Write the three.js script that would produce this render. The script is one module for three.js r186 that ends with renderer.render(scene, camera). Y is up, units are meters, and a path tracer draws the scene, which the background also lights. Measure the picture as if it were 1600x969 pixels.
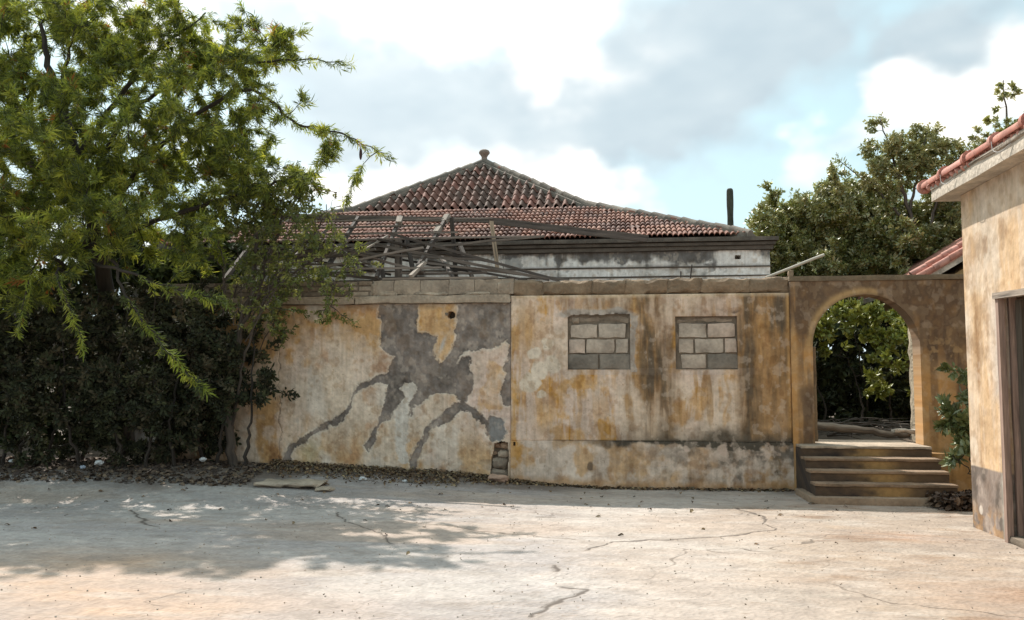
import * as THREE from 'three';
import { mergeGeometries, mergeVertices, toCreasedNormals } from 'three/addons/utils/BufferGeometryUtils.js';

// ---------------------------------------------------------------- camera, sky, sun, exposure
const scene = new THREE.Scene();
const camera = new THREE.PerspectiveCamera(38.17, 1024 / 620, 0.1, 1500);
camera.position.set(0, 1.6, 13.6);
camera.rotation.order = 'YXZ';
camera.rotation.set(THREE.MathUtils.degToRad(4.39), THREE.MathUtils.degToRad(7.0), 0);
const SUN_DIR = new THREE.Vector3(-0.50, 1, -0.70).normalize();
const SUN_INTENSITY = 5.0, EXPOSURE = 1.27, SKY_GAIN = 1.0;
const renderer = new THREE.WebGLRenderer({ antialias: true });
renderer.toneMapping = THREE.LinearToneMapping;
renderer.toneMappingExposure = EXPOSURE;
renderer.shadowMap.enabled = true;

// ---------------------------------------------------------------- random numbers and noise
function rng(seed) { let s = seed >>> 0; return () => { s = (s + 0x6d2b79f5) | 0; let t = Math.imul(s ^ (s >>> 15), 1 | s); t = (t + Math.imul(t ^ (t >>> 7), 61 | t)) ^ t; return ((t ^ (t >>> 14)) >>> 0) / 4294967296; }; }
const HASH = (() => { const r = rng(7), a = new Float32Array(65536); for (let i = 0; i < 65536; i++) a[i] = r(); return a; })();
const cell = (x, y, p) => { if (p) { x = ((x % p) + p) % p; y = ((y % p) + p) % p; } return HASH[((x * 374761 + y * 668265 + ((x ^ (y << 3)) * 2971)) & 65535)]; };
function vnoise(x, y, p = 0) {
  const xi = Math.floor(x), yi = Math.floor(y); let u = x - xi, v = y - yi;
  u = u * u * (3 - 2 * u); v = v * v * (3 - 2 * v);
  const a = cell(xi, yi, p), b = cell(xi + 1, yi, p), c = cell(xi, yi + 1, p), d = cell(xi + 1, yi + 1, p);
  return a + (b - a) * u + (c - a) * v + (a - b - c + d) * u * v;
}
function fbm(x, y, o = 4, p = 0) { let s = 0, a = 0.5, n = 0; for (let i = 0; i < o; i++) { s += a * vnoise(x, y, p); n += a; x = x * 2 + (p ? 0 : 17.3); y = y * 2 + (p ? 0 : 9.1); if (p) p *= 2; a *= 0.5; } return s / n; }
const clamp = (x, a = 0, b = 1) => (x < a ? a : x > b ? b : x);
const sstep = (a, b, x) => { const t = clamp((x - a) / (b - a)); return t * t * (3 - 2 * t); };
const lerp = (a, b, t) => a + (b - a) * t;
const mix3 = (o, c, t) => { o[0] += (c[0] - o[0]) * t; o[1] += (c[1] - o[1]) * t; o[2] += (c[2] - o[2]) * t; };
function grime(o, x, y, s, k = 1) {
  const m = fbm(x * 4.5 + s, y * 4.5 + s * 2, 4), f = fbm(x * 17 + s, y * 17, 3), st = fbm(x * 30 + s, y * 2.4, 3), g = vnoise(x * 62, y * 62);
  const c = fbm(x * 10 + s + 7, y * 8 + 3, 4); mix3(o, [0.66, 0.55, 0.435], 0.28 * k * sstep(0.58, 0.70, c)); mix3(o, [o[0] * 0.66, o[1] * 0.54, o[2] * 0.42], 0.5 * k * sstep(0.42, 0.28, c));
  const e = clamp(1 + k * ((m - 0.5) * 0.5 + (f - 0.5) * 0.42 + (st - 0.5) * 0.32 + (g - 0.5) * 0.10), 0.35, 1.5); o[0] *= e; o[1] *= Math.pow(e, 1.06); o[2] *= Math.pow(e, 1.12); o[3] += (f - 0.5) * 0.3;
  const sp = vnoise(x * 39 + s, y * 39 + 3); if (sp > 0.9) mix3(o, [0.2, 0.13, 0.08], (sp - 0.9) * 5 * k);
}
const gauss = (x, c, w) => Math.exp(-((x - c) * (x - c)) / (w * w));

// ---------------------------------------------------------------- the sky: thin cloud, grey banks, white cumulus, blue gaps
{
  const D = Math.PI / 180;
  const feats = [['W',-5.1,23.3,6.4,2.3],['W',-13.7,22.6,5.7,2.0],['W',-3.7,19.3,3.3,1.6],['G',-16.9,16.8,6.1,4.5],['G',4.6,19.0,6.5,4.6],['G',-1.2,16.4,6.5,3.0],['G',-9.5,17.2,6.0,2.6],['G',9.5,22.5,6.0,2.5],['W',-2.9,12.0,7.3,1.9],['W',-16.5,12.1,3.7,1.6],['C',5.7,12.0,6.1,2.5],['C',11.9,15.4,3.7,2.5],['W',17.7,16.6,2.9,1.6],['W',20.0,15.3,3.7,1.6],['W',11.8,13.2,2.5,2.5],['G',19.9,19.5,4.5,2.3],['C',15.7,20.4,1.6,1.2],['W',23.0,16.6,1.6,2.5],['G',-22.6,20.5,3.7,2.9],['C',7.6,10.0,2.5,1.2]];
  const W = 2048, H = 1024, data = new Float32Array(W * H * 4);
  for (let j = 0; j < H; j++) {
    const el = ((j + 0.5) / H - 0.5) * Math.PI;
    for (let i = 0; i < W; i++) {
      const ph = ((i + 0.5) / W - 0.5) * 2 * Math.PI, k = (j * W + i) * 4;
      const y = Math.sin(el), ch = Math.cos(el), x = ch * Math.cos(ph), z = ch * Math.sin(ph);
      const sd = clamp(x * SUN_DIR.x + y * SUN_DIR.y + z * SUN_DIR.z, 0, 1);
      const e = Math.max(el / D, 0), c = [0, 0, 0];
      const h = Math.exp(-e / 11);
      c[0] = lerp(0.45, 0.76, h); c[1] = lerp(0.69, 0.87, h); c[2] = lerp(0.78, 0.91, h);
      const q = 1 / (Math.abs(y) + 0.18), nx = x * q * 2.1 + 40, nz = z * q * 2.1 + 60;
      const w1 = fbm(nx * 1.4, nz * 1.4, 4), n = fbm(nx + w1 * 1.2, nz + w1 * 1.2, 6), n2 = fbm(nx * 0.7 + 31 + w1, nz * 0.7 + 11, 5);
      let fw = 0, fg = 0, fc = 0;
      const az = Math.atan2(x, -z) / D;
      if (Math.abs(az) < 50) {
        const wa = (fbm(az * 0.35 + 50, e * 0.5 + 20, 5) - 0.5) * 7, we = (fbm(az * 0.35 + 90, e * 0.5 + 70, 5) - 0.5) * 4;
        for (const [t, fa, fe, ra, re] of feats) {
          const d = Math.exp(-(((az + wa - fa) / ra) ** 2) - (((e + we - fe) / re) ** 2));
          if (t === 'W') fw += d; else if (t === 'G') fg += d; else fc += d;
        }
      }
      const gray = clamp(sstep(0.32, 0.76, n2) * 0.6 + fg * 0.95 - fc * 0.6 - fw * 0.25);
      const det = fbm(nx * 4.3 + 5, nz * 4.3 + 3, 4);
      mix3(c, [0.455 + 0.13 * (det - 0.5), 0.54 + 0.12 * (det - 0.5), 0.59 + 0.10 * (det - 0.5)], gray * 0.92);
      const white = clamp(sstep(0.40, 0.82, n) * 0.85 * (1 - clamp(fg * 1.3)) + sstep(-0.05, 1.15, fw + (det - 0.5) * 0.4) - fc * 0.75);
      mix3(c, [1.04, 1.0, 0.955], white * 0.95);
      const g = 0.55 * Math.pow(sd, 6) + 1.1 * Math.pow(sd, 40);
      c[0] += g; c[1] += g * 0.98; c[2] += g * 0.94;
      if (el < 0) { const b = sstep(0, -8 * D, el); mix3(c, [0.30, 0.27, 0.23], b); }
      data[k] = c[0] * SKY_GAIN; data[k + 1] = c[1] * SKY_GAIN; data[k + 2] = c[2] * SKY_GAIN; data[k + 3] = 1;
    }
  }
  const sky = new THREE.DataTexture(data, W, H, THREE.RGBAFormat, THREE.FloatType);
  sky.mapping = THREE.EquirectangularReflectionMapping; sky.magFilter = THREE.LinearFilter; sky.needsUpdate = true;
  scene.background = sky; scene.environment = sky;
}
const sun = new THREE.DirectionalLight(new THREE.Color().setRGB(1.0, 0.945, 0.87), SUN_INTENSITY);
sun.position.copy(SUN_DIR).multiplyScalar(60); sun.castShadow = true;
Object.assign(sun.shadow.camera, { left: -25, right: 25, top: 25, bottom: -25, near: 1, far: 150 });
sun.shadow.mapSize.set(4096, 4096);
scene.add(sun); scene.add(sun.target);

// ---------------------------------------------------------------- helpers
const used = {};
function numbered(name) { const n = used[name] = (used[name] ?? -1) + 1; return n ? `${name}_${String(n).padStart(3, '0')}` : name; }
function tag(o, label, category, group, kind) { if (label) o.userData.label = label; if (category) o.userData.category = category; if (group) o.userData.group = group; if (kind) o.userData.kind = kind; return o; }
function thing(name, label, category, group, kind) { const g = new THREE.Group(); g.name = numbered(name); scene.add(g); return tag(g, label, category, group, kind); }
function rebase(g, x, y, z) { g.position.set(x, y, z); for (const c of g.children) { c.position.x -= x; c.position.y -= y; c.position.z -= z; } return g; }
function part(name, geo, m, parent, kind) { const o = new THREE.Mesh(geo, m); o.name = name; o.castShadow = o.receiveShadow = true; if (kind) o.userData.kind = kind; (parent || scene).add(o); return o; }
function single(name, geo, m, label, category, group, kind) { const o = part(numbered(name), geo, m, scene); return tag(o, label, category, group, kind); }

const enc = (v) => { v = clamp(v); return Math.round(255 * (v <= 0.0031308 ? v * 12.92 : 1.055 * Math.pow(v, 1 / 2.4) - 0.055)); };
function dt(d, w, h, srgb) { const t = new THREE.DataTexture(d, w, h, THREE.RGBAFormat); t.magFilter = THREE.LinearFilter; t.minFilter = THREE.LinearMipmapLinearFilter; t.generateMipmaps = true; if (srgb) t.colorSpace = THREE.SRGBColorSpace; t.needsUpdate = true; return t; }
// a texture that covers x0..x0+W, y0..y0+H of a surface, in metres; fn(x, y, o) fills o = [r, g, b, height]
function paint(x0, y0, W, H, ppm, fn, wrap = THREE.MirroredRepeatWrapping) {
  const w = Math.round(W * ppm), h = Math.round(H * ppm), a = new Uint8Array(w * h * 4), b = new Uint8Array(w * h * 4), o = [0, 0, 0, 0.5];
  for (let j = 0; j < h; j++) for (let i = 0; i < w; i++) {
    o[3] = 0.5; fn(x0 + (i + 0.5) / w * W, y0 + (j + 0.5) / h * H, o);
    const k = (j * w + i) * 4; a[k] = enc(o[0]); a[k + 1] = enc(o[1]); a[k + 2] = enc(o[2]); a[k + 3] = 255;
    b[k] = b[k + 1] = b[k + 2] = Math.round(255 * clamp(o[3])); b[k + 3] = 255;
  }
  const map = dt(a, w, h, true), bump = dt(b, w, h, false);
  for (const t of [map, bump]) { t.wrapS = t.wrapT = wrap; t.repeat.set(1 / W, 1 / H); t.offset.set(-x0 / W, -y0 / H); }
  return { map, bump };
}
const std = (o) => new THREE.MeshStandardMaterial({ roughness: 0.92, metalness: 0, side: THREE.DoubleSide, ...o });
function painted(t, bumpScale, o = {}) { return std({ map: t.map, bumpMap: t.bump, bumpScale, ...o }); }
const rgb = (r, g, b) => new THREE.Color().setRGB(r, g, b);
// repeating grain textures, one metre (or so) a side: multiplied by the material's own colour
const G_CONC = paint(0, 0, 1.2, 1.2, 256, (x, y, o) => { const u = x / 1.2, v = y / 1.2; const n = fbm(u * 6, v * 6, 5, 6), f = fbm(u * 40, v * 40, 2, 40); const c = 0.55 + 0.75 * (n - 0.25) + 0.25 * (f - 0.5); o[0] = o[1] = o[2] = clamp(c, 0.2, 1); o[2] *= 0.97; o[3] = 0.5 * n + 0.5 * f; }, THREE.RepeatWrapping);
const G_WOOD = paint(0, 0, 1.0, 1.0, 256, (x, y, o) => { const n = fbm(x * 4, y * 40, 4, 4), c0 = fbm(x * 6, y * 90, 2, 6), w = fbm(x * 3, y * 3, 3, 3); const c = 0.45 + 0.7 * (n - 0.25) + 0.25 * (c0 - 0.5) + 0.25 * (w - 0.5); o[0] = clamp(c); o[1] = clamp(c * 0.97); o[2] = clamp(c * 0.93); o[3] = n; }, THREE.RepeatWrapping);
const G_CLAY = paint(0, 0, 0.9, 0.9, 200, (x, y, o) => { const u = x / 0.9, v = y / 0.9; const n = fbm(u * 8, v * 8, 4, 8), l = fbm(u * 20 , v * 20 , 3, 20); o[0] = o[1] = o[2] = clamp(0.62 + 0.6 * (n - 0.3)); const s = sstep(0.58, 0.72, l); mix3(o, [0.32, 0.34, 0.30], s * 0.6); o[3] = n; }, THREE.RepeatWrapping);
const concM = (c, bs = 0.008) => std({ color: c.multiply(rgb(1.05, 0.965, 0.88)), map: G_CONC.map, bumpMap: G_CONC.bump, bumpScale: bs });
const woodM = (c) => std({ color: c.multiply(rgb(1.03, 0.94, 0.88)), map: G_WOOD.map, bumpMap: G_WOOD.bump, bumpScale: 0.006, roughness: 0.85 });
const clayM = (c) => std({ color: c, map: G_CLAY.map, bumpMap: G_CLAY.bump, bumpScale: 0.003, roughness: 0.85 });

function boxUV(g, ou = 0, ov = 0) {
  const p = g.attributes.position, n = g.attributes.normal, uv = new Float32Array(p.count * 2);
  for (let i = 0; i < p.count; i++) {
    const ax = Math.abs(n.getX(i)), ay = Math.abs(n.getY(i)), az = Math.abs(n.getZ(i)); let u, v;
    if (ax > ay && ax > az) { u = p.getZ(i); v = p.getY(i); } else if (ay > az) { u = p.getX(i); v = p.getZ(i); } else { u = p.getX(i); v = p.getY(i); }
    uv[2 * i] = u + ou; uv[2 * i + 1] = v + ov;
  }
  g.setAttribute('uv', new THREE.BufferAttribute(uv, 2)); return g;
}
let roughSeed = 0;
// a box with knocked, uneven edges and faces, centred at x, y, z
function roughBox(w, h, d, x = 0, y = 0, z = 0, amp = 0.008, cellSize = 0.1) {
  const s = ++roughSeed, n = (l) => Math.max(2, Math.min(14, Math.round(l / cellSize)));
  const nx = n(w), ny = n(h), nz = n(d); let g = new THREE.BoxGeometry(w, h, d, nx, ny, nz); g.deleteAttribute('uv'); g.deleteAttribute('normal'); g = mergeVertices(g, 1e-4);
  const p = g.attributes.position;
  for (let i = 0; i < p.count; i++) {
    let X = p.getX(i), Y = p.getY(i), Z = p.getZ(i);
    const ex = Math.abs(Math.abs(X) - w / 2) < 1e-4, ey = Math.abs(Math.abs(Y) - h / 2) < 1e-4, ez = Math.abs(Math.abs(Z) - d / 2) < 1e-4, edges = (ex + ey + ez) - 1;
    const k = (a) => vnoise(X * 9 + s * 3.1 + a * 17, Y * 9 + Z * 7 + s * 1.7 + a * 5) - 0.5, m = amp * 2;
    const c = edges > 0 ? amp * 1.1 * (0.3 + vnoise(X * 14 + s, Y * 14 + Z * 11)) : 0;
    p.setXYZ(i, X + k(1) * m - (ex ? Math.sign(X) * c : 0), Y + k(2) * m - (ey ? Math.sign(Y) * c : 0), Z + k(3) * m - (ez ? Math.sign(Z) * c : 0));
  }
  let q = toCreasedNormals(g, 0.7); boxUV(q, s * 0.37, s * 0.53); q.translate(x, y, z); return q;
}
function box(x0, y0, z0, x1, y1, z1, worldUV = true) { const g = new THREE.BoxGeometry(x1 - x0, y1 - y0, z1 - z0); g.translate((x0 + x1) / 2, (y0 + y1) / 2, (z0 + z1) / 2); return worldUV ? boxUV(g) : g; }
// a squared or round bar between two points
function bar(a, b, w, h = w, sides = 4, taper = 1, wob = 0.004) {
  const A = new THREE.Vector3(...a), B = new THREE.Vector3(...b), L = A.distanceTo(B), s = ++roughSeed;
  const g = sides === 4 ? new THREE.BoxGeometry(w, h, L, 1, 1, Math.max(2, Math.round(L / 0.3))) : new THREE.CylinderGeometry(w / 2 * taper, w / 2, L, sides, Math.max(2, Math.round(L / 0.2)));
  if (sides !== 4) g.rotateX(Math.PI / 2);
  const p = g.attributes.position, uv = g.attributes.uv;
  for (let i = 0; i < p.count; i++) {
    const z = p.getZ(i), t = z / L, bend = Math.sin((t + 0.5) * Math.PI) * wob * L * 0.6 * (vnoise(s, 3) - 0.3);
    const X = p.getX(i), Y = p.getY(i); uv.setXY(i, z + s * 0.31, (X + Y) * 1.0 + s * 0.17);
    p.setXYZ(i, X + (vnoise(z * 4 + s, s * 2.3) - 0.5) * wob * 2, Y + (vnoise(z * 4 + s, s * 5.3) - 0.5) * wob * 2 - bend, z);
  }
  g.computeVertexNormals(); const out = sides === 4 ? g : g;
  out.applyMatrix4(new THREE.Matrix4().lookAt(B, A, Math.abs(B.y - A.y) / L > 0.95 ? new THREE.Vector3(0, 0, 1) : new THREE.Vector3(0, 1, 0)).setPosition(A.clone().add(B).multiplyScalar(0.5)));
  return out;
}
function polySD(P, x, y) {
  let d = 1e9, inside = false;
  for (let i = 0, j = P.length - 1; i < P.length; j = i++) {
    const ax = P[j][0], ay = P[j][1], bx = P[i][0], by = P[i][1], ex = bx - ax, ey = by - ay, wx = x - ax, wy = y - ay, t = clamp((wx * ex + wy * ey) / (ex * ex + ey * ey + 1e-12));
    const qx = wx - ex * t, qy = wy - ey * t; d = Math.min(d, qx * qx + qy * qy);
    if ((by > y) !== (ay > y) && x < (ax - bx) * (y - by) / (ay - by) + bx) inside = !inside;
  }
  return Math.sqrt(d) * (inside ? -1 : 1);
}
function lineD(P, x, y) { let d = 1e9; for (let i = 1; i < P.length; i++) { const ax = P[i - 1][0], ay = P[i - 1][1], ex = P[i][0] - ax, ey = P[i][1] - ay, t = clamp(((x - ax) * ex + (y - ay) * ey) / (ex * ex + ey * ey)), qx = x - ax - ex * t, qy = y - ay - ey * t; d = Math.min(d, qx * qx + qy * qy); } return Math.sqrt(d); }
function shapeOf(pts, holes = []) { const s = new THREE.Shape(pts.map((p) => new THREE.Vector2(p[0], p[1]))); for (const h of holes) s.holes.push(new THREE.Path(h.map((p) => new THREE.Vector2(p[0], p[1])))); return s; }
function slabXY(pts, holes, z0, z1) { const g = new THREE.ExtrudeGeometry(shapeOf(pts, holes), { depth: z1 - z0, bevelEnabled: false }); g.translate(0, 0, z0); const p = g.attributes.position, uv = g.attributes.uv; for (let i = 0; i < p.count; i++) uv.setXY(i, p.getX(i), p.getY(i)); return g; }
const ring = (cx, cy, r, n, seed, j = 0.25) => { const q = rng(seed); return Array.from({ length: n }, (_, i) => { const a = i / n * 2 * Math.PI, k = r * (1 - j + 2 * j * q()); return [cx + k * Math.cos(a), cy + k * Math.sin(a)]; }); };
const jag = (x0, x1, y, step, amp, seed) => { const q = rng(seed), o = []; const n = Math.max(1, Math.round((x1 - x0) / step)); for (let i = 0; i <= n; i++) o.push([x0 + (x1 - x0) * i / n, y + (q() - 0.5) * 2 * amp]); return o; };

// ---------------------------------------------------------------- the ground: old concrete yard rising into dirt under the thicket
const groundH = (x, z) => {
  const left = clamp(0.06 + 0.057 * (-1.67 - x), -0.015, 0.34) * sstep(3.2, 0.3, z);
  const back = lerp(0.35, 0.60, sstep(-2, 2.4, x)) + 0.05 * (fbm(x * 0.7 + 9, z * 0.7, 3) - 0.5);
  const n = 0.03 * (fbm(x * 0.5 + 40, z * 0.5 + 7, 3) - 0.5) + 0.012 * (fbm(x * 2.2, z * 2.2, 2) - 0.5);
  const litter = 0.05 * sstep(0.9, 0.1, z) * sstep(-6.5, -5, x) * sstep(-0.8, -2, x) * fbm(x * 3, z * 3, 2);
  return lerp(left + n + litter, back, sstep(-0.12, -0.28, z));
};
const CRACKS = [[[-0.36,5.05],[-0.09,4.62],[0.54,4.33],[1.14,4.03],[1.58,3.66],[1.59,2.77],[1.39,2.01]],[[-0.60,7.46],[-0.44,7.01],[-0.28,6.63],[-0.47,6.59]],[[-5.95,3.19],[-5.35,3.95],[-4.99,4.30]],[[-3.44,2.98],[-3.10,3.68],[-2.55,4.33],[-2.24,4.95]],[[-2.74,3.40],[-1.90,3.84],[-1.44,4.11],[-0.5,4.5]],[[-0.57,5.80],[-0.60,6.06]]];
const CW = [0.015, 0.017, 0.013, 0.009, 0.008, 0.016];
{
  const GX = -11.5, GZ = -1.2, GW = 17, GD = 10;
  const t = paint(GX, GZ, GW, GD, 120, (x, z, o) => {
    const a = fbm(x * 0.55 + 3, z * 0.9 + 8, 5), b = fbm(x * 1.7 + 30, z * 2.6 + 20, 5), f = fbm(x * 14, z * 14, 3), g = vnoise(x * 46, z * 46), warm = fbm(x * 0.4 + 70, z * 1.3 + 10, 5);
    const wob = (b - 0.5) * 1.4;
    const edge = Math.min(1, Math.max(0, 0.5 + (x + 0.3 + wob * 0.8 - (z - 5) * 0.15) * 1.6));   // gritty patched asphalt on the left, smoother pale concrete on the right
    o[0] = lerp(0.395, 0.47, edge); o[1] = lerp(0.36, 0.405, edge); o[2] = lerp(0.34, 0.35, edge);
    mix3(o, [0.50, 0.385, 0.295], sstep(0.50, 0.70, warm) * lerp(0.6, 0.4, edge));
    mix3(o, [0.53, 0.49, 0.45], sstep(0.50, 0.70, a) * 0.6);
    mix3(o, [0.36, 0.27, 0.19], sstep(0.55, 0.70, b) * sstep(0.0, 2.5, x) * 0.6);
    const tan = sstep(0.4, 2.4, x + (a - 0.5) * 2.2) * sstep(0.9, 2.2, z); mix3(o, [0.385, 0.305, 0.23], 0.72 * tan); mix3(o, [0.29, 0.20, 0.135], 0.8 * tan * sstep(0.50, 0.66, fbm(x * 1.3 + 11, z * 2.2 + 71, 5)));
    mix3(o, [0.47, 0.415, 0.35], 0.6 * tan * sstep(0.56, 0.68, fbm(x * 1.9 + 61, z * 3.4 + 31, 5)));
    // rusty stains near the annexe
    const s1 = gauss(x, 2.75, 0.75) * gauss(z, 3.95, 0.32), s2 = gauss(x, 2.9, 0.8) * gauss(z, 6.6, 0.9);
    mix3(o, [0.36, 0.235, 0.16], clamp((s1 * 1.1 + s2 * 0.8) * (0.4 + 1.1 * b) - 0.12) * 0.9);
    const s3 = gauss(x, -3.6, 1.6) * gauss(z, 7.6, 0.9) + gauss(x, -4.6, 1.0) * gauss(z, 5.9, 0.5) + gauss(x, -5.5, 2) * gauss(z, 6.8, 0.5) * 0.6;
    mix3(o, [0.50, 0.33, 0.21], clamp(s3 * (0.3 + b)) * 0.75);
    const wisp = fbm(x * 1.6 + 9, z * 6.5 + 4, 5), blot = fbm(x * 4.2 + 19, z * 6 + 44, 4); mix3(o, [0.36, 0.30, 0.25], 0.30 * sstep(0.54, 0.72, wisp)); mix3(o, [0.54, 0.50, 0.45], 0.3 * sstep(0.46, 0.30, wisp));
    mix3(o, [0.30, 0.25, 0.21], 0.35 * sstep(0.56, 0.70, blot));
    o[0] *= 0.87; o[1] *= 0.84; o[2] *= 0.825; const k = (0.77 + 0.34 * f + 0.20 * (g - 0.5) * (1 - edge * 0.5)) * (0.90 + 0.3 * (b - 0.3)); o[0] *= k; o[1] *= k; o[2] *= k;
    const gr = vnoise(x * 31 + 11, z * 31 + 5); if (gr > 0.86) mix3(o, [0.22, 0.15, 0.10], (gr - 0.86) * 4);
    // dirt and rotted leaves along the wall and under the bushes
    const dirt = clamp(sstep(1.1, 0.25, z + (b - 0.5) * 1.2 - (x < -4.6 ? 1.0 : 0) * sstep(-4.2, -5.2, x)) * sstep(0.2, -1.4, x + (a - 0.5)));
    mix3(o, [0.115, 0.082, 0.060], dirt * (0.75 + 0.25 * f));
    const d2 = sstep(0.42, 0.1, z + (b - 0.5) * 0.7) * 0.6; mix3(o, [0.16, 0.12, 0.09], d2);
    if (z < -0.15) mix3(o, [0.10, 0.075, 0.055], 0.9);
    o[3] = 0.35 * f + 0.35 * g + 0.3 * b;
    const wx = x + (fbm(x * 5, z * 5, 3) - 0.5) * 0.16, wz = z + (fbm(x * 5 + 40, z * 5 + 9, 3) - 0.5) * 0.16;
    for (let i = 0; i < CRACKS.length; i++) { const d = lineD(CRACKS[i], wx, wz), w = CW[i] * (0.35 + 1.3 * vnoise(x * 4, z * 4)); if (d < 0.14) { mix3(o, [0.27, 0.21, 0.16], 0.35 * sstep(0.09, 0.02, d) * vnoise(x * 7, z * 7)); mix3(o, [0.07, 0.052, 0.04], 0.85 * sstep(w * 1.7, w * 0.3, d)); o[3] -= 0.6 * sstep(w * 2.2, w * 0.6, d); } }
    const hair = Math.abs(fbm(x * 0.8 + 5, z * 1.1 + 5, 4) - 0.5); if (hair < 0.005) { mix3(o, [0.10, 0.075, 0.055], 0.7 * sstep(0.62, 0.85, vnoise(x * 0.9 + 3, z * 1.3))); o[3] -= 0.2; }
  });
  const xs = [], zs = [];
  for (let x = -12; x <= 7.001; x += 0.09) xs.push(x); for (let k = 0, x = 7, d = 0.3; x < 500; k++) { x += d; d *= 1.35; xs.push(x); } for (let x = -12, d = 0.3; x > -500;) { x -= d; d *= 1.35; xs.unshift(x); }
  for (let z = -1; z <= 9.001; z += 0.07) zs.push(z); for (let z = 9, d = 0.3; z < 200;) { z += d; d *= 1.35; zs.push(z); } for (let z = -1, d = 0.3; z > -600;) { z -= d; d *= 1.35; zs.unshift(z); }
  const sheet = (zs) => { const pos = new Float32Array(xs.length * zs.length * 3), uv = new Float32Array(xs.length * zs.length * 2), idx = []; let k = 0;
  zs.forEach((z, j) => xs.forEach((x, i) => { pos[3 * k] = x; pos[3 * k + 1] = groundH(x, z); pos[3 * k + 2] = z; uv[2 * k] = x; uv[2 * k + 1] = z; if (i && j) { const a = k - xs.length - 1; idx.push(a, k - 1, a + 1, a + 1, k - 1, k); } k++; }));
  const g = new THREE.BufferGeometry(); g.setAttribute('position', new THREE.BufferAttribute(pos, 3)); g.setAttribute('uv', new THREE.BufferAttribute(uv, 2)); g.setIndex(idx); g.computeVertexNormals(); return g; };
  const i0 = zs.findIndex((z) => z > -0.17);
  const dirt = part('dirt_ground', sheet(zs.slice(0, i0 + 1)), concM(rgb(0.13, 0.10, 0.075), 0.03), scene, 'structure'); dirt.userData.label = 'bare brown dirt behind the walls';
  const g = sheet(zs.slice(i0)), o = part('ground', g, painted(t, 0.022, { roughness: 0.95 }), scene, 'structure'); o.userData.label = 'cracked pale concrete yard with gritty patches and dirt'; 
}

// a fine grid over a wall face that stands out where the paint's height says so; cells inside a hole are left out
function skin(fn, x0, y0, x1, y1, step, z, depth, holes = []) {
  const nx = Math.round((x1 - x0) / step), ny = Math.round((y1 - y0) / step), pos = new Float32Array((nx + 1) * (ny + 1) * 3), uv = new Float32Array((nx + 1) * (ny + 1) * 2), idx = [], o = [0, 0, 0, 0.5]; let k = 0;
  for (let j = 0; j <= ny; j++) for (let i = 0; i <= nx; i++, k++) {
    const x = x0 + (x1 - x0) * i / nx, y = y0 + (y1 - y0) * j / ny; o[3] = 0.5; fn(x, y, o); const edge = i === 0 || j === 0 || i === nx || j === ny;
    pos[3 * k] = x; pos[3 * k + 1] = y; pos[3 * k + 2] = edge ? z - 0.012 : z + depth * (o[3] - 0.6) + 0.012 * (fbm(x * 1.3, y * 1.3, 2) - 0.5); uv[2 * k] = x; uv[2 * k + 1] = y;
    if (i && j) { const cx = x - step / 2, cy = y - step / 2; if (!holes.some((h) => polySD(h, cx, cy) < 0)) { const a = k - nx - 2; idx.push(a, a + 1, k - 1, a + 1, k, k - 1); } }
  }
  const g = new THREE.BufferGeometry(); g.setAttribute('position', new THREE.BufferAttribute(pos, 3)); g.setAttribute('uv', new THREE.BufferAttribute(uv, 2)); g.setIndex(idx); g.computeVertexNormals(); return g;
}
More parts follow.
